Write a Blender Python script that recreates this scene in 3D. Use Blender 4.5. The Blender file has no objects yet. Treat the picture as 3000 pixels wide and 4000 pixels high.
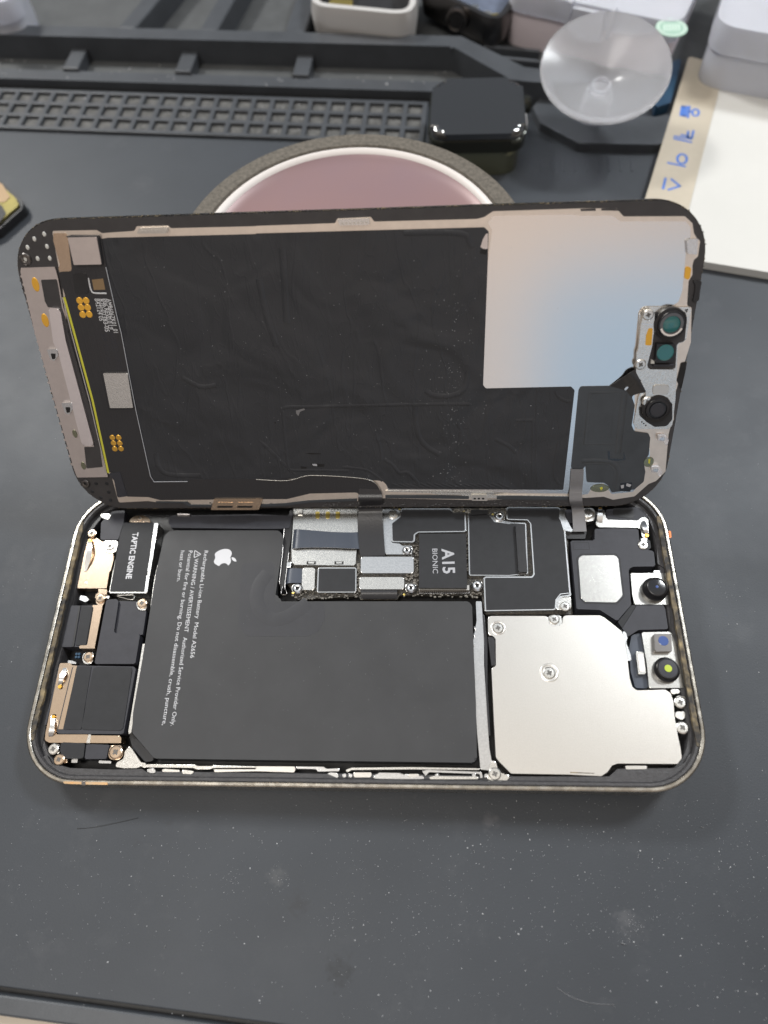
import bpy, bmesh, math, random
from mathutils import Vector, Matrix
random.seed(7)
S = 0.001                                   # everything below is written in millimetres
col = bpy.context.scene.collection
scene = bpy.context.scene

# ------------------------------------------------------------------ frames (measured from the photograph)
F_PX = 2700.0
TILT = math.radians(1.5)                    # the phone leans on its camera bump
X_ = Vector((math.cos(TILT), 0, -math.sin(TILT))); Y_ = Vector((0, 1, 0)); N_ = Vector((math.sin(TILT), 0, math.cos(TILT)))
RW = Matrix((X_, Y_, N_))                   # phone frame -> table frame
OB = Vector((0, 0, -7.65))
WB_t = RW @ (-OB)
RL = Matrix(((0.999975, 0.004809, -0.005168), (-0.006986, 0.568784, -0.822457), (-0.001016, 0.822473, 0.568804)))
TL = Vector((1.8789, 64.8973, 1.2268))
RLW = RW @ RL; TLW = RW @ (TL - OB)
RCB = Matrix(((0.9980588992467604, 0.01733442740014941, -0.05981597830892584),
              (0.011186304924590152, 0.8949606003833234, 0.4460049218827697),
              (0.0612641837983583, -0.44580830116568076, 0.8930294834972083)))
CAMB = Vector((88.68813116, -12.4174619, 152.66805691))
RCW = RW @ RCB.transposed(); CAMW = RW @ (CAMB - OB)

# ------------------------------------------------------------------ camera, world, lamps
cd = bpy.data.cameras.new('camera'); cam = bpy.data.objects.new('camera', cd); col.objects.link(cam)
cam.matrix_world = Matrix.Translation(CAMW * S) @ RCW.to_4x4()
cd.sensor_fit = 'VERTICAL'; cd.sensor_height = 36; cd.sensor_width = 27; cd.lens = F_PX / 4000 * 36
cd.clip_start = 0.005; cd.clip_end = 20
cd.dof.use_dof = True; cd.dof.focus_distance = 0.160; cd.dof.aperture_fstop = 10.0; cd.dof.aperture_blades = 7
scene.camera = cam
scene.view_settings.view_transform = 'Standard'; scene.view_settings.look = 'None'
scene.view_settings.exposure = 0.0; scene.view_settings.gamma = 1.0
scene.render.resolution_x = 768; scene.render.resolution_y = 1024

world = bpy.data.worlds.new('World'); scene.world = world; world.use_nodes = True
wn = world.node_tree.nodes; wl = world.node_tree.links
wn.clear()
wo = wn.new('ShaderNodeOutputWorld'); wb = wn.new('ShaderNodeBackground'); wl.new(wb.outputs[0], wo.inputs[0])
wt = wn.new('ShaderNodeTexCoord'); ws = wn.new('ShaderNodeSeparateXYZ'); wl.new(wt.outputs['Generated'], ws.inputs[0])
def ramp(nodes, stops, interp='EASE'):
    r = nodes.new('ShaderNodeValToRGB'); r.color_ramp.interpolation = interp
    e = r.color_ramp.elements
    while len(e) > 1: e.remove(e[-1])
    e[0].position = stops[0][0]; e[0].color = tuple(stops[0][1]) + (1,)
    for p, c in stops[1:]:
        n = e.new(p); n.color = tuple(c) + (1,)
    return r
# the room: dim floor, clutter at bench height, pale walls, bright ceiling
mz = wn.new('ShaderNodeMapRange'); mz.inputs[1].default_value = -1; mz.inputs[2].default_value = 1
wl.new(ws.outputs[2], mz.inputs[0])
rz = ramp(wn, [(0.0, (.05, .05, .055)), (0.49, (.07, .07, .075)), (0.60, (.11, .11, .115)), (0.78, (.22, .22, .22)), (0.92, (.62, .62, .62)), (1.0, (.70, .70, .70))])
wl.new(mz.outputs[0], rz.inputs[0])
# warm light from the bench side of the ceiling, cooler light further back
mc = wn.new('ShaderNodeMapRange'); mc.inputs[1].default_value = -0.3; mc.inputs[2].default_value = 0.6
wl.new(ws.outputs[1], mc.inputs[0])
rc = ramp(wn, [(0.0, (1.12, 1.0, .88)), (0.40, (1.14, 1.03, .90)), (0.70, (.96, 1.02, 1.08)), (1.0, (.92, 1.0, 1.10))])
wl.new(mc.outputs[0], rc.inputs[0])
mcl = wn.new('ShaderNodeMix'); mcl.data_type = 'RGBA'; mcl.blend_type = 'MULTIPLY'; mcl.inputs[0].default_value = 1
wl.new(rz.outputs[0], mcl.inputs[6]); wl.new(rc.outputs[0], mcl.inputs[7])
# bench side of the room: warm bands round a blue shirt, shaped for the panel's reflection
mx = wn.new('ShaderNodeMapRange'); mx.inputs[1].default_value = -0.8; mx.inputs[2].default_value = 0.8
wl.new(ws.outputs[0], mx.inputs[0])
rx = ramp(wn, [(0.0, (.34, .33, .34)), (0.30, (.50, .46, .45)), (0.48, (.56, .52, .50)), (0.54, (.82, .73, .68)), (0.565, (.82, .73, .68)), (0.60, (.52, .65, .79)), (0.72, (.52, .65, .79)), (0.785, (.86, .72, .66)), (1.0, (.3, .3, .3))])
wl.new(mx.outputs[0], rx.inputs[0])
my = wn.new('ShaderNodeMapRange'); my.inputs[1].default_value = -0.62; my.inputs[2].default_value = -0.86
wl.new(ws.outputs[1], my.inputs[0])
mixw = wn.new('ShaderNodeMix'); mixw.data_type = 'RGBA'
# band height limited so low metal and ridge walls pick up less of it
mk = ramp(wn, [(0.545, (0, 0, 0)), (0.60, (1, 1, 1)), (0.76, (1, 1, 1)), (0.80, (0, 0, 0))]); wl.new(mz.outputs[0], mk.inputs[0])
mm1 = wn.new('ShaderNodeMath'); mm1.operation = 'MULTIPLY'; wl.new(my.outputs[0], mm1.inputs[0]); wl.new(mk.outputs[0], mm1.inputs[1])
head = ramp(wn, [(0.68, (0, 0, 0)), (0.745, (1, 1, 1))]); wl.new(mz.outputs[0], head.inputs[0])  # warm upper band, added for the orange top of the panel's reflection
mh_ = wn.new('ShaderNodeMix'); mh_.data_type = 'RGBA'; mh_.inputs[7].default_value = (.92, .74, .62, 1)
wl.new(head.outputs[0], mh_.inputs[0]); wl.new(rx.outputs[0], mh_.inputs[6])
wl.new(mm1.outputs[0], mixw.inputs[0]); wl.new(mcl.outputs[2], mixw.inputs[6]); wl.new(mh_.outputs[2], mixw.inputs[7])
wl.new(mixw.outputs[2], wb.inputs[0]); wb.inputs[1].default_value = 1.0

def area(name, loc, target, sx, sy, power, color):
    l = bpy.data.lights.new(name, 'AREA'); l.shape = 'RECTANGLE'; l.size = sx; l.size_y = sy; l.energy = power; l.color = color
    o = bpy.data.objects.new(name, l); col.objects.link(o); o.location = loc
    o.rotation_euler = (Vector(target) - Vector(loc)).to_track_quat('-Z', 'Y').to_euler()
    return o
area('key_left', (-0.60, 0.74, 0.90), (0.07, 0.05, 0), .22, .16, 10.2, (1.0, .985, .95))  # left half of one overhead key, moved aside to keep glare off the metal
area('key_right', (0.72, 0.58, 1.0), (0.07, 0.05, 0), .22, .16, 9.2, (.94, .975, 1.0))  # right half of the split key, an added second source
area('front_fill', (-0.35, -0.35, 1.5), (0.07, 0.05, 0), .5, .5, 8.5, (1.0, .96, .90))  # unseen fill added from above and in front

# ------------------------------------------------------------------ materials
def mat(name, color, rough=.5, metal=0.0, bump=0.0, bscale=2.0, var=0.0, vscale=1.0, spec=.5, rvar=0.0,
        coat=0.0, trans=0.0, alpha=1.0, stretch=(1, 1, 1), color2=None, cstops=None, emis=None, aniso=0.0, sss=0.0, ior=1.45, detail=4):
    m = bpy.data.materials.new(name); m.use_nodes = True
    nt = m.node_tree; b = nt.nodes['Principled BSDF']
    b.inputs['Base Color'].default_value = tuple(color) + (1,)
    b.inputs['Roughness'].default_value = rough; b.inputs['Metallic'].default_value = metal
    b.inputs['Specular IOR Level'].default_value = spec; b.inputs['IOR'].default_value = ior
    b.inputs['Coat Weight'].default_value = coat; b.inputs['Coat Roughness'].default_value = .08
    b.inputs['Transmission Weight'].default_value = trans; b.inputs['Alpha'].default_value = alpha
    b.inputs['Anisotropic'].default_value = aniso
    tc = nt.nodes.new('ShaderNodeTexCoord'); mp = nt.nodes.new('ShaderNodeMapping')
    mp.inputs['Scale'].default_value = tuple(1000 * s for s in stretch)
    nt.links.new(tc.outputs['Object'], mp.inputs['Vector'])
    def noise(sc, det=detail):
        n = nt.nodes.new('ShaderNodeTexNoise'); n.inputs['Scale'].default_value = sc; n.inputs['Detail'].default_value = det
        n.inputs['Roughness'].default_value = .6
        nt.links.new(mp.outputs[0], n.inputs['Vector']); return n
    if var > 0 or color2 is not None:
        n = noise(vscale)
        c2 = color2 if color2 is not None else [min(1, c * (1 + var)) for c in color]
        c1 = color if color2 is not None else [c * (1 - var) for c in color]
        r = ramp(nt.nodes, cstops or [(.3, c1), (.7, c2)], 'LINEAR')
        nt.links.new(n.outputs['Fac'], r.inputs[0]); nt.links.new(r.outputs[0], b.inputs['Base Color'])
    if rvar > 0:
        n = noise(vscale * 1.7)
        mr = nt.nodes.new('ShaderNodeMapRange'); mr.inputs[1].default_value = .3; mr.inputs[2].default_value = .7
        mr.inputs[3].default_value = max(0.02, rough - rvar); mr.inputs[4].default_value = min(1, rough + rvar)
        nt.links.new(n.outputs['Fac'], mr.inputs[0]); nt.links.new(mr.outputs[0], b.inputs['Roughness'])
    if bump > 0:
        n = noise(bscale)
        bp = nt.nodes.new('ShaderNodeBump'); bp.inputs['Strength'].default_value = 1.0; bp.inputs['Distance'].default_value = bump * S
        nt.links.new(n.outputs['Fac'], bp.inputs['Height']); nt.links.new(bp.outputs[0], b.inputs['Normal'])
    return m
M = {}
M['rubber'] = mat('mat_rubber', (.037, .0425, .051), .50, var=.08, vscale=.03, bump=.03, bscale=2.4, rvar=.03, spec=.45)
M['rubber_ridge'] = mat('mat_ridge_rubber', (.050, .055, .063), .42, var=.15, vscale=.08, bump=.03, bscale=2, spec=.5)
M['dusty'] = mat('dusty_rubber', (.080, .080, .078), .7, var=.5, vscale=.5, bump=.05, bscale=2)
M['dusty2'] = mat('dusty_tray_rubber', (.060, .064, .067), .6, var=.15, vscale=.12, bump=.03, bscale=2)
M['recess'] = mat('screw_recess', (.13, .125, .12), .5, .6)  # dark tone standing for shade inside the screw crosses
M['comps'] = mat('component_tops', (.10, .09, .075), .5, .3, color2=(.25, .235, .21), vscale=1.4)
M['channel'] = mat('bright_channel_steel', (.92, .86, .86), .30, 1.0, var=.03, vscale=.4)
M['wornrim'] = mat('worn_copper_rim', (.62, .36, .16), .35, .8, color2=(.48, .38, .26), vscale=.5)
M['silver_dim'] = mat('dimmed_silver', (.50, .49, .465), .27, 1.0, bump=.012, bscale=5, var=.08, vscale=2)  # darker copy of silver, offsetting the right key's glare in the colour
M['table'] = mat('table_laminate', (.62, .55, .46), .5, var=.05, vscale=.05)
M['steel'] = mat('polished_steel_band', (.50, .47, .41), .25, 1.0, rvar=.12, vscale=.25, color2=(.34, .325, .30), bump=.01, bscale=4)
M['glue'] = mat('old_adhesive', (.05, .042, .034), .7, bump=.12, bscale=1.6, color2=(.20, .165, .10), vscale=.30, rvar=.15, cstops=[(.40, (.030, .028, .027)), (.56, (.15, .12, .075)), (.70, (.30, .235, .13))])
M['gasket'] = mat('black_gasket', (.046, .045, .048), .42, bump=.10, bscale=2.2, rvar=.12, vscale=1.2, var=.25)
M['dark'] = mat('dark_interior', (.010, .010, .011), .45, var=.4, vscale=.6, spec=.4)
M['black'] = mat('black_plastic', (.018, .018, .020), .38, bump=.01, bscale=6, var=.15, vscale=.5)
M['module'] = mat('module_black', (.032, .033, .041), .48, spec=.4, bump=.012, bscale=8, var=.12, vscale=.4)
M['tape'] = mat('matte_black_tape', (.021, .022, .025), .52, spec=.32, bump=.008, bscale=9, var=.10, vscale=.5)
M['battery'] = mat('battery_wrap', (.038, .039, .042), .47, spec=.40, bump=.010, bscale=7, var=.08, vscale=.12, rvar=.04)
M['patch'] = mat('battery_patch', (.035, .036, .041), .47, spec=.40, bump=.010, bscale=7, var=.06, vscale=.3)
M['white_ink'] = mat('white_ink', (.56, .57, .60), .6)
M['grey_ink'] = mat('grey_ink', (.36, .37, .40), .55)
M['silver'] = mat('nickel_shield', (.70, .69, .66), .27, 1.0, bump=.016, bscale=5, var=.10, vscale=2.5, rvar=.06)
M['silver_hi'] = mat('bright_nickel', (.68, .685, .69), .25, 1.0, bump=.012, bscale=5, var=.08, vscale=2)
M['champagne'] = mat('satin_cover_steel', (.64, .62, .585), .32, 1.0, bump=.018, bscale=4.5, var=.03, vscale=3)
M['gold'] = mat('gold_plated_bracket', (.60, .465, .345), .25, 1.0, bump=.008, bscale=4, var=.05, vscale=1)
M['goldpad'] = mat('gold_contact', (.85, .50, .10), .34, 1.0)
M['kapton'] = mat('amber_contact', (.80, .44, .06), .38, 0.5)
M['brass'] = mat('yellow_brass', (.80, .62, .18), .3, 1.0)
M['board'] = mat('circuit_board', (.030, .027, .022), .35, bump=.10, bscale=3.0, color2=(.14, .12, .08), vscale=2.6, cstops=[(.45, (.020, .018, .016)), (.62, (.07, .06, .045)), (.75, (.24, .22, .17))])
M['flex'] = mat('flex_cable_black', (.022, .022, .025), .30, spec=.6, bump=.04, bscale=2.6, stretch=(1, .06, 1))
M['flexgrey'] = mat('flex_cable_grey', (.20, .20, .21), .36, .45, bump=.06, bscale=1.6, stretch=(.2, 2.4, 1))
M['flexblue'] = mat('flex_cable_slate', (.050, .060, .082), .30, spec=.6, bump=.01, bscale=3)
M['foil'] = mat('graphite_foil', (.022, .024, .029), .38, spec=.55)
M['film'] = mat('smooth_dark_film', (.040, .046, .054), .34, spec=.6, bump=.02, bscale=.8, var=.15, vscale=.15)
M['glass'] = mat('display_glass_edge', (.02, .022, .024), .15, bump=.05, bscale=3)
M['bezel'] = mat('display_bezel_plastic', (.040, .038, .040), .38, bump=.01, bscale=5, var=.12, vscale=.3)
M['midplate'] = mat('display_steel_frame', (.82, .74, .66), .34, 1.0, bump=.006, bscale=3, var=.05, vscale=.5)
M['satin'] = mat('display_satin_plate', (.70, .70, .70), .14, 1.0, bump=.008, bscale=4.5, stretch=(.6, 1, 1))
M['strip'] = mat('driver_strip_steel', (.70, .64, .62), .34, 1.0, var=.04, vscale=.5)
M['lime'] = mat('glass_edge_lime', (.52, .50, .05), .3)
M['teal'] = mat('teal_lens_coating', (.025, .13, .135), .12, spec=.6, coat=.4)
M['lensblack'] = mat('lens_black', (.006, .006, .008), .10, spec=.6, coat=.5)
M['lensbody'] = mat('lens_barrel', (.012, .012, .014), .28)
M['blue_lens'] = mat('blue_projector_lens', (.05, .09, .26), .15, coat=.5)
M['green_lens'] = mat('yellow_green_pupil', (.42, .52, .06), .2, coat=.4)
M['orange'] = mat('orange_speck', (.75, .20, .03), .4)
M['dustm'] = mat('pale_dust', (.46, .47, .49), .8)
M['beige'] = mat('beige_spine_paper', (.44, .395, .32), .6, var=.07, vscale=.05, bump=.01, bscale=1)
M['white'] = mat('white_board', (.55, .55, .53), .55, var=.03, vscale=.03)
M['blue_ink'] = mat('blue_ink', (.05, .15, .50), .6)
M['disc_edge'] = mat('disc_rim_felt', (.11, .098, .082), .8, bump=.15, bscale=1.5, var=.35, vscale=.9)
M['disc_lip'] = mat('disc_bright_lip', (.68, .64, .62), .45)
M['disc_face'] = mat('disc_pink_face', (.25, .155, .15), .38, .1, color2=(.225, .15, .165), vscale=.02)
M['watchglass'] = mat('watch_glass', (.008, .008, .009), .03, spec=.8, coat=1.0, ior=1.9)
M['watchbody'] = mat('watch_body_dark', (.04, .042, .035), .18, .6)
M['watchgreen'] = mat('watch_body_olive', (.24, .245, .17), .22, .8)
M['alu'] = mat('pale_aluminium', (.78, .76, .74), .38, .55)
M['graphite_case'] = mat('dark_aluminium', (.16, .15, .145), .28, 1.0)
M['frost'] = mat('frosted_plastic', (.84, .86, .93), .20, trans=.55, bump=.02, bscale=.6, ior=1.3)
M['frost_pink'] = mat('box_tray_plastic', (.68, .61, .645), .32, trans=.0, bump=.02, bscale=.5, ior=1.3)
M['cup'] = mat('clear_silicone', (.90, .91, .95), .17, trans=.82, ior=1.22, bump=.02, bscale=.3)
M['slate'] = mat('box_contents_slate', (.10, .12, .17), .5, var=.3, vscale=.1)
M['mint'] = mat('mint_sticker', (.30, .46, .38), .6)
M['paleprint'] = mat('sticker_print', (.60, .70, .64), .6)
M['cyan'] = mat('blue_packet', (.012, .035, .08), .4, color2=(.014, .06, .11), vscale=.1)
M['olive'] = mat('shield_can_olive', (.24, .20, .06), .4, .6, color2=(.15, .13, .04), vscale=.15)
M['copperish'] = mat('module_tan', (.26, .18, .10), .45, .4)
# foil with creases
def foil_material():
    m = M['foil']; nt = m.node_tree; b = nt.nodes['Principled BSDF']
    tc = nt.nodes.new('ShaderNodeTexCoord'); mp = nt.nodes.new('ShaderNodeMapping'); mp.inputs['Scale'].default_value = (1000, 1000, 1000)
    nt.links.new(tc.outputs['Object'], mp.inputs[0])
    def nz(sc, st, rot, lo, hi, ridged=False, det=3):
        q = nt.nodes.new('ShaderNodeMapping'); q.inputs['Scale'].default_value = st; q.inputs['Rotation'].default_value = (0, 0, rot)
        nt.links.new(mp.outputs[0], q.inputs[0])
        n = nt.nodes.new('ShaderNodeTexNoise'); n.inputs['Scale'].default_value = sc; n.inputs['Detail'].default_value = det; n.inputs['Distortion'].default_value = .6
        nt.links.new(q.outputs[0], n.inputs['Vector'])
        r = ramp(nt.nodes, [(lo, (0, 0, 0)), ((lo + hi) / 2, (1, 1, 1)), (hi, (0, 0, 0))] if ridged else [(lo, (0, 0, 0)), (hi, (1, 1, 1))])
        nt.links.new(n.outputs['Fac'], r.inputs[0]); return r.outputs[0]
    a = nz(.11, (1, .35, 1), .5, .46, .54, True)
    c = nz(.30, (1, .30, 1), -.25, .47, .53, True)
    d = nz(.06, (1, 1, 1), 0, .3, .7, det=2)
    e = nz(3.5, (1, 1, 1), 0, .3, .7, det=2)
    def add(x, kx, y, ky):
        m1 = nt.nodes.new('ShaderNodeMath'); m1.operation = 'MULTIPLY'; nt.links.new(x, m1.inputs[0]); m1.inputs[1].default_value = kx
        m2 = nt.nodes.new('ShaderNodeMath'); m2.operation = 'MULTIPLY_ADD'; nt.links.new(y, m2.inputs[0]); m2.inputs[1].default_value = ky
        nt.links.new(m1.outputs[0], m2.inputs[2]); return m2.outputs[0]
    h = add(a, .045, c, .022); h = add(h, 1, d, .45); h = add(h, 1, e, .008)
    bp = nt.nodes.new('ShaderNodeBump'); bp.inputs['Distance'].default_value = S; bp.inputs['Strength'].default_value = .8
    nt.links.new(h, bp.inputs['Height']); nt.links.new(bp.outputs[0], b.inputs['Normal'])
foil_material()
# smudged work mat: pale smears, dark spots
def mat_smears():
    m = M['rubber']; nt = m.node_tree; b = nt.nodes['Principled BSDF']
    tc = nt.nodes.new('ShaderNodeTexCoord'); mp = nt.nodes.new('ShaderNodeMapping'); mp.inputs['Scale'].default_value = (1000, 1000, 1000)
    nt.links.new(tc.outputs['Object'], mp.inputs[0])
    base = b.inputs['Base Color'].links[0].from_socket
    def layer(base, sc, lo, hi, colr, amt, det=6, st=(1, 1, 1), rot=0):
        q = nt.nodes.new('ShaderNodeMapping'); q.inputs['Scale'].default_value = st; q.inputs['Rotation'].default_value = (0, 0, rot)
        nt.links.new(mp.outputs[0], q.inputs[0])
        n = nt.nodes.new('ShaderNodeTexNoise'); n.inputs['Scale'].default_value = sc; n.inputs['Detail'].default_value = det; n.inputs['Roughness'].default_value = .65
        nt.links.new(q.outputs[0], n.inputs['Vector'])
        r = ramp(nt.nodes, [(lo, (0, 0, 0)), (hi, (amt, amt, amt))], 'LINEAR'); nt.links.new(n.outputs['Fac'], r.inputs[0])
        mx = nt.nodes.new('ShaderNodeMix'); mx.data_type = 'RGBA'
        nt.links.new(r.outputs[0], mx.inputs[0]); nt.links.new(base, mx.inputs[6]); mx.inputs[7].default_value = tuple(colr) + (1,)
        return mx.outputs[2]
    o = layer(base, .09, .58, .78, (.068, .073, .082), .45)
    o = layer(o, .5, .66, .76, (.09, .09, .10), .4, 8, (1, .5, 1), .6)
    o = layer(o, .05, .68, .76, (.025, .026, .028), .6)
    def spot(base, c, rad, colr, amt, sc):
        q = nt.nodes.new('ShaderNodeMapping'); q.inputs['Location'].default_value = (-c[0], -c[1], -2.9); nt.links.new(mp.outputs[0], q.inputs[0])
        ln = nt.nodes.new('ShaderNodeVectorMath'); ln.operation = 'LENGTH'; nt.links.new(q.outputs[0], ln.inputs[0])
        n = nt.nodes.new('ShaderNodeTexNoise'); n.inputs['Scale'].default_value = sc; n.inputs['Detail'].default_value = 6; nt.links.new(mp.outputs[0], n.inputs['Vector'])
        ma = nt.nodes.new('ShaderNodeMath'); ma.operation = 'MULTIPLY_ADD'; nt.links.new(n.outputs['Fac'], ma.inputs[0]); ma.inputs[1].default_value = rad * 2.6; nt.links.new(ln.outputs['Value'], ma.inputs[2])
        mr = nt.nodes.new('ShaderNodeMapRange'); mr.inputs[1].default_value = rad * 2.3; mr.inputs[2].default_value = rad * 1.5; mr.inputs[4].default_value = amt
        nt.links.new(ma.outputs[0], mr.inputs[0])
        mx = nt.nodes.new('ShaderNodeMix'); mx.data_type = 'RGBA'; nt.links.new(mr.outputs[0], mx.inputs[0]); nt.links.new(base, mx.inputs[6]); mx.inputs[7].default_value = tuple(colr) + (1,)
        return mx.outputs[2]
    for px, rad, colr, amt, sc in (((1325, 3795), 3.2, (.018, .02, .023), .55, .7), ((1165, 3530), 2.4, (.028, .03, .034), .6, .8), ((2470, 3630), 4.0, (.12, .12, .13), .10, .9),
                                   ((2440, 3590), 2.2, (.15, .15, .16), .22, 1.2), ((1915, 3212), 2.0, (.10, .10, .11), .5, .6), ((1320, 2160), 1, (.1, .1, .1), .0, 1), ((420, 2000), 8, (.12, .12, .125), .12, .5),
                                   ((80, 2250), 9, (.11, .11, .115), .12, .4), ((1080, 3420), 2.2, (.14, .14, .14), .2, 1.2), ((560, 720), 5, (.10, .10, .105), .12, .5)):
        w = RM_ @ atT(px, 0); o = spot(o, (w.x, w.y), rad, colr, amt, sc)
    nt.links.new(o, b.inputs['Base Color'])

# ------------------------------------------------------------------ pixel -> plane helpers
def ray(px, py): return Vector(((px - 1500) / F_PX, -(py - 2000) / F_PX, -1.0))
def atT(p, z=0):
    d = RCW @ ray(*p); s = (z - CAMW.z) / d.z; return CAMW + d * s
def atB(p, z=0):
    d = RCB.transposed() @ ray(*p); s = (z - CAMB.z) / d.z; return CAMB + d * s
CL = RL.transposed() @ (CAMB - TL); RCL = RL.transposed() @ RCB.transposed()
def atL(p, z=0):
    d = RCL @ ray(*p); s = (z - CL.z) / d.z; return CL + d * s
AT = {'T': atT, 'B': atB, 'L': atL}
def toW(fr, v): return v if fr == 'T' else (RW @ (v - OB) if fr == 'B' else RLW @ v + TLW)
def fromW(fr, v): return v if fr == 'T' else (RW.transposed() @ v + OB if fr == 'B' else RLW.transposed() @ (v - TLW))
REG = {'A': (0, 1900), 'Bz': (0, 2500), 'C': (1000, 1900), 'D': (1000, 2500), 'E': (1900, 1900), 'F': (1900, 2500),
       'G': (0, 700), 'H': (0, 1300), 'I': (1000, 700), 'J': (1000, 1300), 'K': (1900, 700), 'M': (1900, 1300)}
KZ = 1000 / 1659
def Z(*items):
    """points read in enlarged crops of the photo: 'A', (x, y), (x, y), 'B', ... -> source pixels"""
    out = []; o = None
    for it in items:
        if isinstance(it, str): o = REG[it]
        else: out.append((o[0] + it[0] * KZ, o[1] + it[1] * KZ))
    return out

# ------------------------------------------------------------------ mesh helpers
def obj(name, bm, m, parent=None, smooth=False, label=None):
    me = bpy.data.meshes.new(name); bmesh.ops.recalc_face_normals(bm, faces=bm.faces[:]); bm.to_mesh(me); bm.free()
    o = bpy.data.objects.new(name, me); col.objects.link(o)
    me.materials.append(M[m] if isinstance(m, str) else m)
    if smooth:
        for p in me.polygons: p.use_smooth = True
        me.set_sharp_from_angle(angle=math.radians(42))
    if parent is not None: o.parent = parent
    if label: o['label'] = label
    return o
def tag(o, label=None, cat=None, group=None, kind=None):
    if label: o['label'] = label
    if cat: o['category'] = cat
    if group: o['group'] = group
    if kind: o['kind'] = kind
    return o
def empty(name, loc=(0, 0, 0), rot=None):
    o = bpy.data.objects.new(name, None); col.objects.link(o); o.empty_display_size = .01
    if rot is not None: o.matrix_world = Matrix.Translation(Vector(loc) * S) @ rot.to_4x4()
    else: o.location = Vector(loc) * S
    return o
def area2(P):
    return sum(P[i][0] * P[(i + 1) % len(P)][1] - P[(i + 1) % len(P)][0] * P[i][1] for i in range(len(P))) / 2
def roundpoly(P, r, n=4):
    P = [Vector((p[0], p[1])) for p in P]
    if r <= 0: return P
    out = []
    N = len(P)
    for i in range(N):
        a, b, c = P[i - 1], P[i], P[(i + 1) % N]
        u = a - b; v = c - b
        lu, lv = u.length, v.length
        if lu < 1e-6 or lv < 1e-6: continue
        u /= lu; v /= lv
        d = max(-1, min(1, u.dot(v))); ang = math.acos(d)
        if ang > math.pi - .12: out.append(b); continue
        t = min(r / math.tan(ang / 2), .42 * lu, .42 * lv)
        p0 = b + u * t; p1 = b + v * t
        for k in range(n + 1):
            s = k / n
            out.append(p0 * (1 - s) ** 2 + b * 2 * s * (1 - s) + p1 * s ** 2)
    return out
def offset(P, d):
    P = [Vector((p[0], p[1])) for p in P]
    if area2(P) < 0: P = P[::-1]
    out = []; N = len(P)
    for i in range(N):
        a, b, c = P[i - 1], P[i], P[(i + 1) % N]
        e1 = (b - a); e2 = (c - b)
        if e1.length < 1e-6 or e2.length < 1e-6: out.append(b); continue
        e1.normalize(); e2.normalize()
        n1 = Vector((e1.y, -e1.x)); n2 = Vector((e2.y, -e2.x))
        m = n1 + n2
        if m.length < 1e-3: m = n1.copy()
        m.normalize(); k = max(.35, m.dot(n1))
        out.append(b + m * (d / k))
    return out
def poly_bm(P, z0, z1, bev=0.0, bm=None, holes=None, seg=2):
    bm = bm or bmesh.new()
    P = [(p[0], p[1]) for p in P]
    if area2(P) < 0: P = P[::-1]
    vt = [bm.verts.new((x * S, y * S, z1 * S)) for x, y in P]
    vb = [bm.verts.new((x * S, y * S, z0 * S)) for x, y in P]
    n = len(P)
    top = bm.faces.new(vt); bm.faces.new(vb[::-1])
    for i in range(n): bm.faces.new((vb[i], vb[(i + 1) % n], vt[(i + 1) % n], vt[i]))
    if bev > 0:
        bmesh.ops.bevel(bm, geom=list(top.edges), offset=bev * S, segments=seg, profile=.6, affect='EDGES', clamp_overlap=True)
    return bm
def plate(name, pts, z0, z1, m, fr, parent, r=0.0, bev=0.0, off=0.0, label=None, smooth=False, n=4):
    P = [AT[fr](p, z1) for p in pts]
    P = roundpoly([(p.x, p.y) for p in P], r, n)
    if off: P = offset(P, off)
    return obj(name, poly_bm(P, z0, z1, bev), m, parent, smooth, label)
def mmplate(name, P, z0, z1, m, parent, r=0.0, bev=0.0, label=None, n=4):
    return obj(name, poly_bm(roundpoly(P, r, n), z0, z1, bev), m, parent, False, label)
def rect(x0, y0, x1, y1): return [(x0, y0), (x1, y0), (x1, y1), (x0, y1)]
def lathe(prof, c=(0, 0, 0), n=32, bm=None, sx=1, sy=1, cap=True):
    """prof: (radius, z) from the top centre outwards and down"""
    bm = bm or bmesh.new(); rings = []
    for r, z in prof:
        if r < 1e-6: rings.append([bm.verts.new(((c[0]) * S, c[1] * S, (c[2] + z) * S))])
        else: rings.append([bm.verts.new(((c[0] + r * sx * math.cos(2 * math.pi * k / n)) * S, (c[1] + r * sy * math.sin(2 * math.pi * k / n)) * S, (c[2] + z) * S)) for k in range(n)])
    for a, b in zip(rings, rings[1:]):
        for k in range(n):
            k2 = (k + 1) % n
            if len(a) == 1 and len(b) == 1: continue
            if len(a) == 1: bm.faces.new((a[0], b[k], b[k2]))
            elif len(b) == 1: bm.faces.new((a[k], b[0], a[k2]))
            else: bm.faces.new((a[k], b[k], b[k2], a[k2]))
    if cap and len(rings[-1]) > 1: bm.faces.new(rings[-1])
    return bm
def disc(name, px, fr, z0, z1, r, m, parent, prof=None, n=28, label=None):
    c = AT[fr](px, z1)
    prof = prof or [(0, 0), (r * .88, 0), (r, -min(.12, (z1 - z0) * .4)), (r, z0 - z1)]
    o = obj(name, lathe(prof, (c.x, c.y, z1), n), m, parent, False, label)
    for p in o.data.polygons: p.use_smooth = len(p.vertices) < 8 and False
    return o
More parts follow.
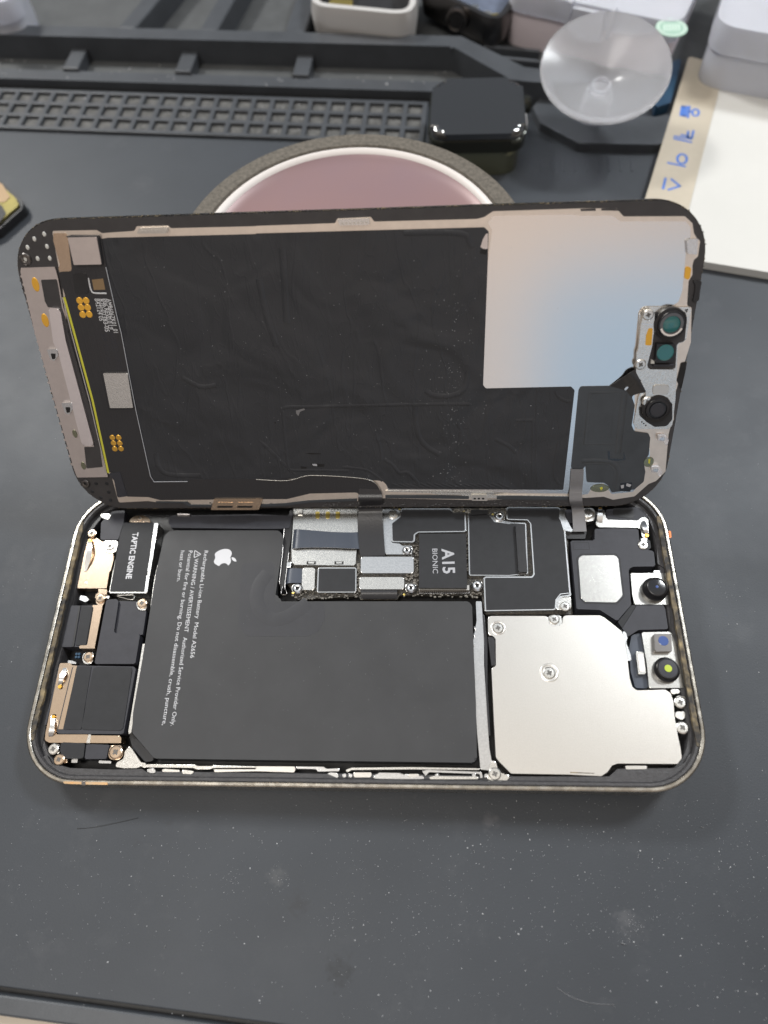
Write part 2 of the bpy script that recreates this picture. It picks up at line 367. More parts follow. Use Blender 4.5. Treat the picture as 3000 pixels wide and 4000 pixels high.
def tube(name, P, r, m, parent, flat=1.0, n=8):
    bm = bmesh.new(); rings = []
    P = [Vector(p) for p in P]
    for i, p in enumerate(P):
        t = (P[min(i + 1, len(P) - 1)] - P[max(i - 1, 0)]).normalized()
        up = Vector((0, 0, 1)); s = t.cross(up)
        if s.length < .01: s = Vector((1, 0, 0))
        s.normalize(); u = s.cross(t).normalized()
        rings.append([bm.verts.new((p + s * r * math.cos(2 * math.pi * k / n) + u * r * flat * math.sin(2 * math.pi * k / n)) * S) for k in range(n)])
    for a, b in zip(rings, rings[1:]):
        for k in range(n): bm.faces.new((a[k], a[(k + 1) % n], b[(k + 1) % n], b[k]))
    bm.faces.new(rings[0]); bm.faces.new(rings[-1])
    return obj(name, bm, m, parent, True)
def smoothpath(P, k=6):
    P = [Vector(p) for p in P]; out = []
    for i in range(len(P) - 1):
        a = P[max(i - 1, 0)]; b = P[i]; c = P[i + 1]; d = P[min(i + 2, len(P) - 1)]
        for j in range(k):
            t = j / k
            out.append(.5 * ((2 * b) + (c - a) * t + (2 * a - 5 * b + 4 * c - d) * t * t + (3 * b - a - 3 * c + d) * t ** 3))
    out.append(P[-1]); return out
def ribbon(name, rows, th, m, fr, parent, k=6):
    """rows: (left point, right point) in table-frame mm; a thin strip through them, with thickness"""
    Lp = smoothpath([r[0] for r in rows], k); Rp = smoothpath([r[1] for r in rows], k)
    bm = bmesh.new(); T = []; Bt = []
    for i in range(len(Lp)):
        j0 = max(i - 1, 0); j1 = min(i + 1, len(Lp) - 1)
        nrm = (Rp[i] - Lp[i]).cross(Lp[j1] - Lp[j0]).normalized()
        if nrm.dot(CAMW - Lp[i]) < 0: nrm = -nrm
        l, r_ = Lp[i], Rp[i]
        T.append([bm.verts.new(fromW(fr, q) * S) for q in (l, l.lerp(r_, .5), r_)])
        Bt.append([bm.verts.new(fromW(fr, q - nrm * th) * S) for q in (l, l.lerp(r_, .5), r_)])
    for i in range(len(T) - 1):
        for a in (0, 1):
            bm.faces.new((T[i][a], T[i][a + 1], T[i + 1][a + 1], T[i + 1][a])); bm.faces.new((Bt[i][a], Bt[i + 1][a], Bt[i + 1][a + 1], Bt[i][a + 1]))
        bm.faces.new((T[i][0], T[i + 1][0], Bt[i + 1][0], Bt[i][0])); bm.faces.new((T[i][2], Bt[i][2], Bt[i + 1][2], T[i + 1][2]))
    for e in (0, -1): bm.faces.new((T[e][0], T[e][1], T[e][2], Bt[e][2], Bt[e][1], Bt[e][0]))
    return obj(name, bm, m, parent, True)
def text(s, fr, p0, p1, z, m, parent, asp=None, height=None, bold=0.0, name='printed_text', th=.02):
    """one line of text from pixel p0 to pixel p1 along its baseline, flat on the plane of its part"""
    a = AT[fr](p0, z); b = AT[fr](p1, z)
    cu = bpy.data.curves.new('t', 'FONT'); cu.body = s; cu.size = 1; cu.extrude = 0; cu.offset = bold; cu.resolution_u = 2
    to = bpy.data.objects.new('t', cu); col.objects.link(to)
    dg = bpy.context.evaluated_depsgraph_get(); me = bpy.data.meshes.new_from_object(to.evaluated_get(dg))
    bpy.data.objects.remove(to); bpy.data.curves.remove(cu)
    xs = [v.co.x for v in me.vertices]; x0, x1 = min(xs), max(xs)
    ln = (b - a).length; k = ln / (x1 - x0)
    ky = k if height is None else height / .72
    ux = (b - a).normalized(); uy = Vector((-ux.y, ux.x, 0))
    for v in me.vertices:
        v.co = (a + ux * (v.co.x - x0) * k + uy * v.co.y * ky + Vector((0, 0, .012))) * S
    bm = bmesh.new(); bm.from_mesh(me); bpy.data.meshes.remove(me)
    return obj(name, bm, m, parent)
SCREWS = {}
def screw(px, fr, z, r, m, parent, name='screw', rot=0.4):
    """pan head screw with a raised dark cross for the shade in its slot"""
    key = (m, round(r, 2)); c = AT[fr](px, z)
    if key not in SCREWS:
        hd = lathe([(0, -.10), (r * .30, -.10), (r * .34, 0), (r * .82, -.02), (r, -.16), (r, -.6)], n=24)
        bm = bmesh.new(); t = r * .13
        for w, h in ((r * .46, t), (t, r * .46)):
            poly_bm(rect(-w, -h, w, h), -.11, .015 if w > h else .012, bm=bm)
        SCREWS[key] = None
        o = obj(name, hd, m, parent); rc = obj('cross_shade', bm, 'recess', o)  # cross stands proud, its dark colour replaces shade in the slot
        SCREWS[key] = (o, rc)
    else:
        s, q = SCREWS[key]
        o = s.copy(); col.objects.link(o); rc = q.copy(); col.objects.link(rc); rc.parent = o; o.parent = parent; o.name = name
    o.location = c * S; o.rotation_euler = (0, 0, rot)
    return o
def post(px, fr, z, r, parent, m='silver_hi'):
    c = AT[fr](px, z)
    o = obj('screw_post', lathe([(r * .38, -.5), (r * .38, -.05), (r * .5, 0), (r * .74, 0), (r * .82, -.1), (r, -.35), (r, -1.2)], (c.x, c.y, z), 24), m, parent)
    obj('thread_hole', lathe([(0, -.35), (r * .375, -.35), (r * .375, -.5)], (c.x, c.y, z), 16), 'dark', o)
    return o
def rrect(x0, y0, x1, y1, r, n=10):
    P = []
    for cx, cy, a0 in ((x1 - r, y0 + r, -90), (x1 - r, y1 - r, 0), (x0 + r, y1 - r, 90), (x0 + r, y0 + r, 180)):
        for k in range(n + 1):
            a = math.radians(a0 + 90 * k / n); P.append((cx + r * math.cos(a), cy + r * math.sin(a)))
    return P
def sweep_rr(prof, W, H, R, n=12, closed=False):
    """profile (inset, z) swept round a rounded rectangle W x H with its corner at the origin"""
    bm = bmesh.new(); rings = []
    for d, z in prof:
        rings.append([bm.verts.new((x * S, y * S, z * S)) for x, y in rrect(d, d, W - d, H - d, max(.3, R - d), n)])
    seq = list(zip(rings, rings[1:])) + ([(rings[-1], rings[0])] if closed else [])
    for a, b in seq:
        for k in range(len(a)): bm.faces.new((a[k], a[(k + 1) % len(a)], b[(k + 1) % len(a)], b[k]))
    return bm

RM_ = Matrix.Rotation(math.radians(4.9), 3, 'Z')
mat_smears()

# ================================================================== THE SETTING
table = obj('table', poly_bm(rect(-900, -600, 1100, 1300), -40, -3.0), 'table'); tag(table, kind='structure')

# ================================================================== WORK MAT
MA = math.radians(-4.9)
RM = Matrix.Rotation(MA, 3, 'Z')
mat_root = empty('repair_mat', (0, 0, -2.9), RM)
tag(mat_root, 'dark grey rubber work mat with tray ridges and a square grid under everything', 'work mat')
def uv(p, z=0):
    w = atT(p, z); q = RM.transposed() @ w; return (q.x, q.y)
def mm(P, z0, z1, m, name, r=0, bev=0): return mmplate(name, P, z0 + 2.9, z1 + 2.9, m, mat_root, r, bev)
mm(rect(-260, -36.6, 330, 620), -2.9, 0, 'rubber', 'mat_surface', bev=.3)
mm(rect(-260, -41.2, 330, -37.7), -2.9, .25, 'rubber_ridge', 'front_border', bev=.5)
mm(rect(-260, -37.7, 330, -36.6), -2.9, -1.6, 'dark', 'front_groove')
# grid of ribs
bm = bmesh.new(); g0u, g1u, g0v, g1v, pit = -190, 69.5, 221.2, 243.4, 7.15
u = g1u; w_ = .95
k = 0
while u > g0u:
    poly_bm(rect(u - w_, g0v, u + w_, g1v), 2.9 - .05, 2.9 + 1.3, .35, bm, seg=2); u -= pit
v = g0v + .9
while v < g1v + 1:
    poly_bm(rect(g0u, v - w_, g1u + w_, v + w_), 2.9 - .05, 2.9 + 1.295, .35, bm, seg=2); v += pit
obj('grid_ribs', bm, 'rubber_ridge', mat_root)
mm(rect(-260, g1v + .9, 73, 247.6), -.05, .4, 'dark', 'grid_back_strip')  # near-black strip, slightly raised, between the grid and the low ridge
mmplate('grid_floor', rect(g0u, g0v, g1u, g1v), 2.88, 2.9 + .06, 'dusty', mat_root)
mm(rect(-260, 253, 95, 265), -.05, .1, 'dusty2', 'trough_floor')
mm(rect(-260, 273, 200, 322), -.05, .1, 'dusty2', 'tray_floor')
# low ridge in front of the trough, tall ridge behind it with a diagonal run at its right
mm([(-260, 247), (73, 247), (82, 243), (88, 236), (94, 238), (90, 246), (80, 253), (-260, 253)], -.05, 3.4, 'rubber_ridge', 'low_ridge', r=2, bev=.8)
d0 = uv((1770, 150), 9); d1 = uv((2010, 310), 9)
mm([(-260, 265.3), (d0[0], 265.3), (d1[0] - 1.5, d1[1]), (d1[0] + 4, d1[1] - 1), (d1[0] + 34, d1[1] - 3), (d1[0] + 36, d1[1] + 4), (d1[0] + 6, d1[1] + 5.5), (d0[0] + 3, 272), (-260, 272)], -.05, 9, 'rubber_ridge', 'tall_ridge', r=2, bev=1.2)
for px in ((285, 235), (725, 240), (1182, 252)):
    a = uv(px, 5); mm(rect(a[0] - 3.1, 252.6, a[0] + 3.1, 265.6), -.04, 4.6, 'rubber_ridge', 'trough_divider', bev=.45)
for p0, p1, w in (((500, 100), (585, 0), 3.6), ((820, 105), (880, 0), 3.6), ((1155, 110), (1190, 0), 3.9)):
    a = uv(p0, 9); b = uv(p1, 9); d = (b[0] - a[0]) / (b[1] - a[1])
    y0, y1 = 271.6, 330
    xa = a[0] + d * (y0 - a[1]); xb = a[0] + d * (y1 - a[1])
    mm([(xa - w, y0), (xa + w, y0), (xb + w, y1), (xb - w, y1)], -.04, 8.9, 'rubber_ridge', 'tray_divider', bev=1.0)
mm(rect(-260, 323, 200, 334), -.03, 8.8, 'rubber_ridge', 'rear_ridge', bev=1)
# raised octagonal edge of the round tray at the right
a = [uv(p, 3.2) for p in ((2080, 420), (2110, 480), (2260, 560), (2560, 565), (2700, 540))]
b = [uv(p, 3.2) for p in ((2700, 440), (2560, 455), (2290, 450), (2180, 380), (2150, 330))]
mm(a + b, -.03, 3.2, 'rubber_ridge', 'tray_rim', r=2, bev=.7)
for yy in (175, 215, 250):
    a0 = uv((1890, yy), 4); b0 = uv((2110, yy + 22), 4)
    mm([(a0[0], a0[1] - .9), (b0[0], b0[1] - .9), (b0[0], b0[1] + .9), (a0[0], a0[1] + .9)], -.03, 4, 'rubber_ridge', 'magnet_rib', bev=.4)
# magnetic strip grooves (faint ribs) in front of the watch
bm = bmesh.new()
for i in range(15):
    a0 = uv((1850 + i * 44, 640), 0)
    poly_bm(rect(a0[0] - .35, a0[1] - 4, a0[0] + .35, a0[1] + 3), 2.88, 2.9 + .18, .1, bm)
obj('fine_ribs', bm, 'rubber', mat_root)

# ================================================================== PHONE BODY
phone = empty('opened_smartphone', WB_t, RW)
tag(phone, 'opened smartphone body lying on the mat, screws, battery and logic board exposed', 'phone')
# meshes below are in the phone frame: z = 0 is the plane of the rim
BW, BH, BR = 146.2, 71.0, 13.0
obj('steel_frame', sweep_rr([(1.0, -1.2), (1.0, -.12), (.85, 0), (.38, 0), (.12, -.14), (0, -.5), (0, -6.6), (.5, -7.2), (.5, -7.35), (1.3, -7.35), (1.3, -6.4)], BW, BH, BR, 14, closed=True), 'steel', phone, label='polished steel band with worn gold tint')
obj('back_glass', poly_bm(rrect(.9, .9, BW - .9, BH - .9, BR - .9, 12), -7.7, -7.36), 'black', phone)
mmplate('camera_bump', rect(110, 2.6, 143.5, 38), -10.4, -7.71, 'lensbody', phone, r=7, bev=.4)
obj('adhesive_residue', sweep_rr([(1.02, -.50), (1.25, -.36), (1.75, -.38), (2.05, -.85), (2.05, -2.5), (1.02, -2.5)], BW, BH, BR, 14, closed=True), 'gasket', phone)
for xa, xb in ((1.15, 2.3), (BW - 2.3, BW - 1.15)):
    n_ = 60; L0 = []; R0 = []
    for i in range(n_ + 1):
        y = 9 + (53) * i / n_; L0.append((xa + .12 * random.random(), y)); R0.append((xb - .35 * random.random(), y))
    obj('gold_glue_line', poly_bm(L0 + R0[::-1], -1.0, -.22, .06), 'glue', phone)
obj('inner_gasket', sweep_rr([(2.07, -1.9), (2.4, -1.85), (3.0, -1.9), (3.2, -2.4), (3.3, -6.2), (2.07, -6.2)], BW, BH, BR, 14, closed=True), 'gasket', phone)
obj('chassis_floor', poly_bm(rrect(1.35, 1.35, BW - 1.35, BH - 1.35, BR - 1.35, 10), -7.3, -5.6), 'dark', phone)
plate('worn_rim_spot', [(246, 3052), (330, 3054), (420, 3056), (420, 3066), (320, 3064), (250, 3061)], -.3, .03, 'wornrim', 'B', phone, r=.2, bev=.02)
plate('antenna_break', [(318, 3052), (334, 3052), (334, 3068), (318, 3067)], -.5, .05, 'graphite_case', 'B', phone, bev=.02)
# wider ledges
plate('gasket_ledge', Z('F', (150, 885), (795, 885), (850, 835), (1230, 830), (1290, 790), (1310, 745), (1385, 700), (1345, 850), (1225, 930), (1100, 958), (0, 955), (0, 910), (150, 912)), -5, -1.0, 'gasket', 'B', phone, r=.8, bev=.15)
plate('gasket_ledge', Z('Bz', (400, 815), (455, 830), (740, 840), (920, 835), (960, 865), (1240, 870), (1659, 865), 'D', (470, 870), (540, 900), (1080, 908), (1500, 912), (1659, 915), (1659, 950), (0, 935), 'Bz', (500, 898), (400, 885), (300, 850), (250, 790), (300, 740), (340, 810)), -5, -1.05, 'gasket', 'B', phone, r=.5, bev=.15)
plate('side_wall', Z('A', (560, 330), (520, 440), (470, 740), (400, 1030), (350, 1180), 'Bz', (290, 600), (270, 700), (240, 700), (228, 560), 'A', (330, 1150), (430, 740), (470, 480), (540, 300), (640, 180), (660, 200)), -5, -1.7, 'black', 'B', phone, r=.4, bev=.1)
plate('side_wall', Z('E', (1050, 200), (1100, 330), (1110, 500), (1200, 560), (1215, 700), (1190, 790), (1200, 950), (1270, 1100), (1300, 1327), 'F', (1310, 300), (1300, 440), (1320, 500), (1345, 440), (1300, 200), 'E', (1240, 900), (1215, 640), (1150, 300), (1090, 160), (1000, 90), (960, 130)), -5, -1.5, 'gasket', 'B', phone, r=.4, bev=.12)

# ---- battery
batt = plate('battery', Z('A', (1100, 285), 'C', (150, 285), (180, 330), (120, 745), (1375, 745), (1400, 770), 'D', (1412, 100), (1425, 400), (1433, 780), (1400, 795), 'Bz', (1000, 768), (855, 600), (862, 470), 'A', (930, 1080), (1010, 560), (1065, 320)), -5.5, -1.5, 'battery', 'B', phone, r=1.6, bev=.7, n=6)
for fr_ in ('x',):
    P = Z('C', (-105, 490), (110, 480), (420, 745), (446, 760), (445, 850), (420, 930), (330, 972), (-60, 972), (-90, 900))
    P = Z('A', (1560, 500), (1659, 490), 'C', (118, 485), (119, 752), (445, 752), (446, 860), (400, 945), (330, 972), (0, 972), 'A', (1600, 972), (1545, 900))
    plate('adhesive_patch', P, -1.6, -1.475, 'patch', 'B', batt, r=1.6, bev=.02)
sw = [atB(p, -1.47) for p in Z('C', (80, 560), (20, 640), (5, 740), (40, 820), (110, 862), (200, 845), (290, 790), (340, 752))]
tube('patch_wrinkle', smoothpath([(p.x, p.y, p.z) for p in sw], 6), 1.7, 'patch', batt, flat=.035)
plate('pull_tab', Z('A', (1020, 510), (1028, 515), (985, 760), (975, 780), (1000, 600)), -3.5, -1.9, 'silver', 'B', batt)
plate('pull_tab', Z('A', (925, 1020), (938, 1020), 'Bz', (850, 600), (835, 610), (832, 590)), -3.5, -1.9, 'silver', 'B', batt)
plate('battery_edge_fold', Z('Bz', (850, 600), (1000, 768), (985, 785), (940, 790), (860, 700), (835, 620)), -5.4, -3.2, 'black', 'B', batt, r=.5, bev=.3)
zb = -1.49
text('Rechargeable Li-ion Battery  Model A2656', 'B', *Z('A', (1325, 417), (1232, 1112)), zb, 'white_ink', batt, height=1.0, bold=.0)
text('WARNING / AVERTISSEMENT   Authorized Service Provider Only.', 'B', *Z('A', (1262, 468), 'Bz', (1106, 556)), zb, 'white_ink', batt, height=1.0, bold=.0)
text('Potential for fire or burning. Do not disassemble, crush, puncture,', 'B', *Z('A', (1224, 417), 'Bz', (1050, 552)), zb, 'white_ink', batt, height=1.0, bold=.0)
text('heat or burn.', 'B', *Z('A', (1173, 417), (1146, 618)), zb, 'white_ink', batt, height=1.0, bold=.0)
# warning triangle
def outline(P, w, z, m, parent, name):
    """closed thin line of width w following P"""
    A = offset(P, w / 2); B_ = offset(P, -w / 2); bm = bmesh.new(); n = len(A)
    va = [bm.verts.new((p.x * S, p.y * S, z * S)) for p in A]; vb = [bm.verts.new((p.x * S, p.y * S, z * S)) for p in B_]
    for i in range(n): bm.faces.new((va[i], va[(i + 1) % n], vb[(i + 1) % n], vb[i]))
    return obj(name, bm, m, parent)
tp = [atB(p, zb) for p in Z('A', (1302, 440), (1262, 414), (1258, 462))]
outline(roundpoly([(p.x, p.y) for p in tp], .15), .17, zb + .012, 'white_ink', batt, 'warning_triangle')
text('!', 'B', *Z('A', (1268, 437), (1267, 443)), zb, 'white_ink', batt, height=.8)
# fruit logo with a bite, drawn from cubic curves
LOGO = "M12.152 6.896c-.948 0-2.415-1.078-3.96-1.04-2.04.027-3.91 1.183-4.961 3.014-2.117 3.675-.546 9.103 1.519 12.09 1.013 1.454 2.208 3.09 3.792 3.039 1.52-.065 2.09-.987 3.935-.987 1.831 0 2.35.987 3.96.948 1.637-.026 2.676-1.48 3.676-2.948 1.156-1.688 1.636-3.325 1.662-3.415-.039-.013-3.182-1.221-3.22-4.857-.026-3.04 2.48-4.494 2.597-4.559-1.429-2.09-3.623-2.324-4.39-2.376-2-.156-3.675 1.09-4.61 1.09zM15.53 3.83c.843-1.012 1.4-2.427 1.245-3.83-1.207.052-2.662.805-3.532 1.818-.78.896-1.454 2.338-1.273 3.714 1.338.104 2.715-.688 3.559-1.701"
import re
def cubic_shapes(d):
    shapes = []
    for sub in re.findall(r'M[^M]+', d):
        mm_, rest = sub[1:].split('c', 1)
        nums = [float(x) for x in re.findall(r'-?\d*\.?\d+', mm_)]; cur = (nums[0], nums[1]); P = [cur]
        v = [float(x) for x in re.findall(r'-?\d*\.?\d+', rest)]
        for i in range(0, len(v) - 5, 6):
            c = [(cur[0] + v[i + j], cur[1] + v[i + j + 1]) for j in (0, 2, 4)]
            for k in range(1, 6):
                t = k / 5; s = 1 - t
                P.append(tuple(s ** 3 * cur[q] + 3 * s * s * t * c[0][q] + 3 * s * t * t * c[1][q] + t ** 3 * c[2][q] for q in (0, 1)))
            cur = c[2]
        shapes.append(P)
    return shapes
lc = atB(Z('A', (1462, 460))[0], zb); bm = bmesh.new(); ls = 5.6 / 24
for P in cubic_shapes(LOGO):
    Q = [(lc.x + (12 - y) * ls * 1.0, lc.y - (x - 12) * ls) for x, y in P]   # drawn turned a quarter clockwise
    if math.dist(Q[0], Q[-1]) < .01: Q = Q[:-1]
    poly_bm(Q, zb - .02, zb + .015, bm=bm)
obj('logo', bm, 'white_ink', batt)
# black tray behind the battery, upper left
plate('antenna_frame', Z('A', (1100, 190), (1400, 185), (1659, 180), 'C', (210, 190), (235, 165), (240, 185), (215, 270), (150, 275), (0, 275), 'A', (1110, 268), (1090, 230)), -5, -2.2, 'module', 'B', phone, r=.4, bev=.25)
for c_ in ((1478, 212), (1605, 212)):
    x, y = c_
    plate('slot', Z('A', (x - 50, y - 16), (x + 50, y - 16), (x + 50, y + 18), (x - 50, y + 18)), -2.3, -2.17, 'grey_ink' if False else 'module', 'B', phone, r=1.0)
plate('coax_clip', Z('A', (1150, 178), (1228, 178), (1228, 192), (1150, 192)), -3, -1.9, 'strip', 'B', phone)
plate('antenna_wall', Z('C', (225, 150), (240, 160), (232, 300), (205, 470), (185, 640), (165, 700), (155, 640), (185, 300), (205, 200)), -5, -2.4, 'black', 'B', phone, r=.2, bev=.1)
wire = [atB(p, -2.1) for p in Z('C', (182, 275), (172, 420), (158, 560), (152, 630), (170, 650), (162, 690), (175, 702), (195, 700), (198, 685), (186, 650), (196, 560), (212, 430))]
tube('spring_wire', smoothpath([tuple(p) for p in wire], 4), .11, 'graphite_case', phone)

# ---- haptic motor
hm = plate('haptic_motor', Z('A', (795, 235), (1028, 235), (952, 692), (705, 692)), -5.4, -1.75, 'silver', 'B', phone, r=.3, bev=.2)
plate('label_plate', Z('A', (790, 235), (996, 235), (940, 680), (712, 680)), -1.8, -1.60, 'tape', 'B', hm, r=.2, bev=.08)
text('TAPTIC ENGINE', 'B', *Z('A', (862, 300), (815, 600)), -1.59, 'white_ink', hm, height=1.45, bold=.03)
for q in (((1000, 240), (1022, 240), (1012, 330), (990, 330)), ((990, 350), (1008, 350), (975, 550), (955, 550)), ((950, 575), (970, 575), (955, 685), (935, 685))):
    plate('side_rail', Z('A', *q), -1.8, -1.45, 'silver_hi', 'B', hm, r=.1, bev=.1)
tb_ = plate('motor_tab', Z('A', (835, 232), (850, 205), (880, 190), (930, 188), (965, 205), (978, 232)), -3.2, -1.9, 'gold', 'B', phone, r=.6, bev=.1)
screw(Z('A', (907, 206))[0], 'B', -1.7, .8, 'gold', phone)

# ---- left column of modules
plate('rubber_flap', Z('A', (655, 235), (680, 205), (730, 160), (810, 155), (800, 235), (765, 345), (650, 345)), -5, -1.5, 'module', 'B', phone, r=.3, bev=.15)
plate('contact_bit', Z('A', (650, 180), (700, 175), (720, 185), (700, 215), (660, 200)), -2.2, -1.35, 'silver', 'B', phone, r=.2, bev=.1)
br = plate('antenna_bracket', Z('A', (572, 340), (625, 335), (650, 350), (668, 360), (668, 400), (685, 425), (733, 435), (736, 470), (718, 545), (708, 555), (690, 660), (500, 660), (525, 540), (545, 440)), -4, -1.7, 'gold', 'B', phone, r=.25, bev=.12, label='peach gold plate with a spring contact')
plate('rivet', Z('A', (550, 615), (568, 615), (566, 629), (548, 629)), -1.75, -1.6, 'silver', 'B', br, r=.3)
def spring(p, parent, z=-1.2):
    """spring finger: gold tip, silver stem"""
    q = Z(p[0], *p[1:]); (a, b, c, d) = q
    w0, w1 = 12, 16
    A_ = [((a[0] - 7, a[1]), (a[0] + 8, a[1])), ((b[0] - 8, b[1]), (b[0] + 9, b[1])), ((c[0] - 11, c[1]), (c[0] + 11, c[1])), ((d[0] - 5, d[1]), (d[0] + 5, d[1]))]
    zs = (z - .1, z + .5, z + .3, z - .4)
    rows = [(toW('B', atB(l, zz)), toW('B', atB(r, zz))) for (l, r), zz in zip(A_, zs)]
    o = ribbon('spring_contact', rows, .15, 'silver_hi', 'B', parent, 5)
    disc('gold_tip', (a[0] + 1, a[1] + 4), 'B', z - .2, z + .12, .48, 'goldpad', o)
spring(('A', (582, 345), (580, 395), (572, 460), (552, 550)), br)
plate('screw_lug', Z('A', (665, 350), (768, 352), (750, 428), (690, 428), (668, 405)), -4, -1.5, 'silver', 'B', phone, r=.6, bev=.2)
screw(Z('A', (594, 302))[0], 'B', -1.0, 1.15, 'gold', phone)
screw(Z('A', (711, 385))[0], 'B', -1.2, 1.15, 'silver', phone, rot=.1)
plate('screw_lug', Z('A', (635, 662), (695, 668), (690, 700), (640, 700)), -4, -1.8, 'gold', 'B', phone, r=.2, bev=.1)
plate('screw_lug', Z('A', (612, 690), (690, 695), (670, 775), (625, 765)), -4, -1.75, 'gold', 'B', phone, r=.9, bev=.1)
screw(Z('A', (648, 722))[0], 'B', -1.25, 1.15, 'gold', phone, rot=.7)
plate('screw_lug', Z('A', (878, 740), (955, 735), (948, 805), (895, 800)), -4, -1.75, 'silver', 'B', phone, r=.9, bev=.1)
screw(Z('A', (918, 755))[0], 'B', -1.2, 1.2, 'gold', phone, rot=.2)
plate('screw_lug', Z('A', (530, 1080), (612, 1072), (598, 1150), (540, 1150)), -4, -1.75, 'silver', 'B', phone, r=.9, bev=.1)
screw(Z('A', (570, 1103))[0], 'B', -1.2, 1.2, 'gold', phone, rot=.9)
for q in (((520, 705), (560, 712), (578, 735), (555, 750), (515, 735)), ((440, 1125), (470, 1130), (495, 1140), (490, 1150), (440, 1148)), ((690, 705), (712, 712), (705, 728), (685, 722))):
    plate('solder_bit', Z('A', *q), -4, -2.2, 'silver_hi', 'B', phone, r=.15, bev=.2)
for q in ((495, 1085), (512, 1085), (492, 1105), (510, 1105)):
    disc('blue_component', Z('A', q)[0], 'B', -3, -2.4, .33, 'cyan', phone, n=8)
# clip loop
lw = [atB(p, -1.9) for p in Z('A', (760, 712), (840, 733), (868, 728), (866, 705), (845, 703), (760, 706))]
tube('clip_loop', smoothpath([tuple(p) for p in lw], 4), .1, 'silver', phone)
# connector port
cp = plate('charging_port', Z('A', (453, 772), (600, 772), (604, 795), (560, 1040), (395, 1040)), -5.2, -1.7, 'module', 'B', phone, r=.3, bev=.2)
plate('port_ridge', Z('A', (512, 772), (522, 772), (478, 1038), (466, 1038)), -1.8, -1.45, 'black', 'B', cp)
plate('port_cover', Z('A', (530, 776), (602, 780), (556, 1028), (490, 1028)), -1.8, -1.5, 'tape', 'B', cp, r=.2, bev=.06)
plate('port_bracket', Z('A', (595, 768), (665, 768), (660, 800), (612, 1050), (512, 1050), (515, 1030), (565, 1030), (606, 790)), -4, -1.55, 'gold', 'B', cp, r=.2, bev=.1)
# microphone housing (two levels)
mh = plate('microphone_housing', Z('A', (690, 733), (757, 730), (768, 745), (737, 950), (905, 957), (905, 975), (876, 1150), (612, 1150)), -5, -1.35, 'module', 'B', phone, r=.4, bev=.15)
plate('lower_step', Z('A', (768, 742), (885, 745), (900, 800), (948, 808), (925, 962), (737, 955)), -5, -2.0, 'module', 'B', mh, r=.2, bev=.1)
# loudspeaker
lf = plate('loudspeaker_frame', Z('A', (388, 1145), (458, 1145), (462, 1160), 'Bz', (505, 165), (505, 190), (410, 580), (365, 590), (360, 612), (560, 612), (590, 618), (775, 620), (786, 635), (783, 668), (320, 665), (290, 650), (295, 600)), -4, -1.45, 'gold', 'B', phone, r=.35, bev=.12, label='thin gold frame round the loudspeaker')
ls_ = plate('loudspeaker', Z('Bz', (470, 168), (500, 165), (866, 172), (880, 185), (800, 610), (372, 607), (368, 590)), -5, -1.38, 'module', 'B', phone, r=.5, bev=.15)
plate('gold_inlay', Z('Bz', (476, 168), (500, 168), (408, 578), (377, 578)), -1.45, -1.32, 'gold', 'B', ls_)
plate('dark_pad', Z('Bz', (497, 172), (592, 172), (525, 580), (412, 580)), -1.45, -1.25, 'tape', 'B', ls_, r=.2, bev=.05)
plate('rounded_label', Z('Bz', (606, 174), (858, 176), (795, 586), (524, 580)), -1.45, -1.22, 'tape', 'B', ls_, r=.8, bev=.08)
plate('dark_strip', Z('Bz', (378, 175), (388, 175), (300, 550), (288, 550)), -3, -1.5, 'module', 'B', phone)
spring(('Bz', (385, 295), (395, 255), (410, 215), (425, 172)), lf)
spring(('Bz', (343, 492), (338, 550), (332, 600), (325, 632)), lf)
for p in ((395, 300), (352, 505)):
    x, y = p; plate('slot_hole', Z('Bz', (x - 14, y - 25), (x + 14, y - 25), (x + 10, y + 18), (x - 14, y + 18)), -1.5, -1.42, 'dark', 'B', lf, r=.7)
plate('frame_seam', Z('Bz', (574, 612), (590, 612), (582, 668), (558, 668)), -1.5, -1.36, 'silver', 'B', lf)
plate('side_module', Z('Bz', (392, 662), (552, 668), (545, 720), (540, 768), (430, 768), (400, 745), (390, 720)), -5, -1.4, 'tape', 'B', phone, r=.5, bev=.2)
plate('side_module', Z('Bz', (560, 672), (712, 680), (700, 712), (690, 770), (548, 772)), -5, -1.7, 'module', 'B', phone, r=.3, bev=.2)
plate('screw_lug', Z('Bz', (315, 680), (385, 672), (385, 738), (330, 738)), -4, -1.9, 'silver', 'B', phone, r=.5, bev=.1)
screw(Z('Bz', (343, 706))[0], 'B', -1.2, 1.2, 'silver', phone, rot=.3)
plate('screw_lug', Z('Bz', (345, 750), (410, 750), (448, 795), (370, 802)), -4, -1.9, 'gold', 'B', phone, r=.5, bev=.1)
screw(Z('Bz', (380, 775))[0], 'B', -1.2, 1.2, 'gold', phone, rot=.55)
plate('screw_lug', Z('Bz', (712, 682), (790, 682), (800, 745), (770, 780), (700, 770)), -4, -1.8, 'gold', 'B', phone, r=.9, bev=.15)
screw(Z('Bz', (748, 726))[0], 'B', -1.1, 1.45, 'gold', phone, rot=.75)
plate('metal_gusset', Z('Bz', (838, 690), (850, 700), (912, 792), (955, 800), (885, 830), (800, 830), (750, 822), (755, 795), (800, 770), (810, 720)), -4, -2.0, 'silver', 'B', phone, r=.2, bev=.2)
for q in (((465, 770), (505, 770), (500, 795), (462, 795)), ((640, 780), (720, 785), (720, 800), (640, 798)), ((415, 770), (440, 770), (438, 795), (412, 790))):
    plate('solder_bit', Z('Bz', *q), -4, -2.3, 'silver_hi', 'B', phone, r=.1, bev=.15)

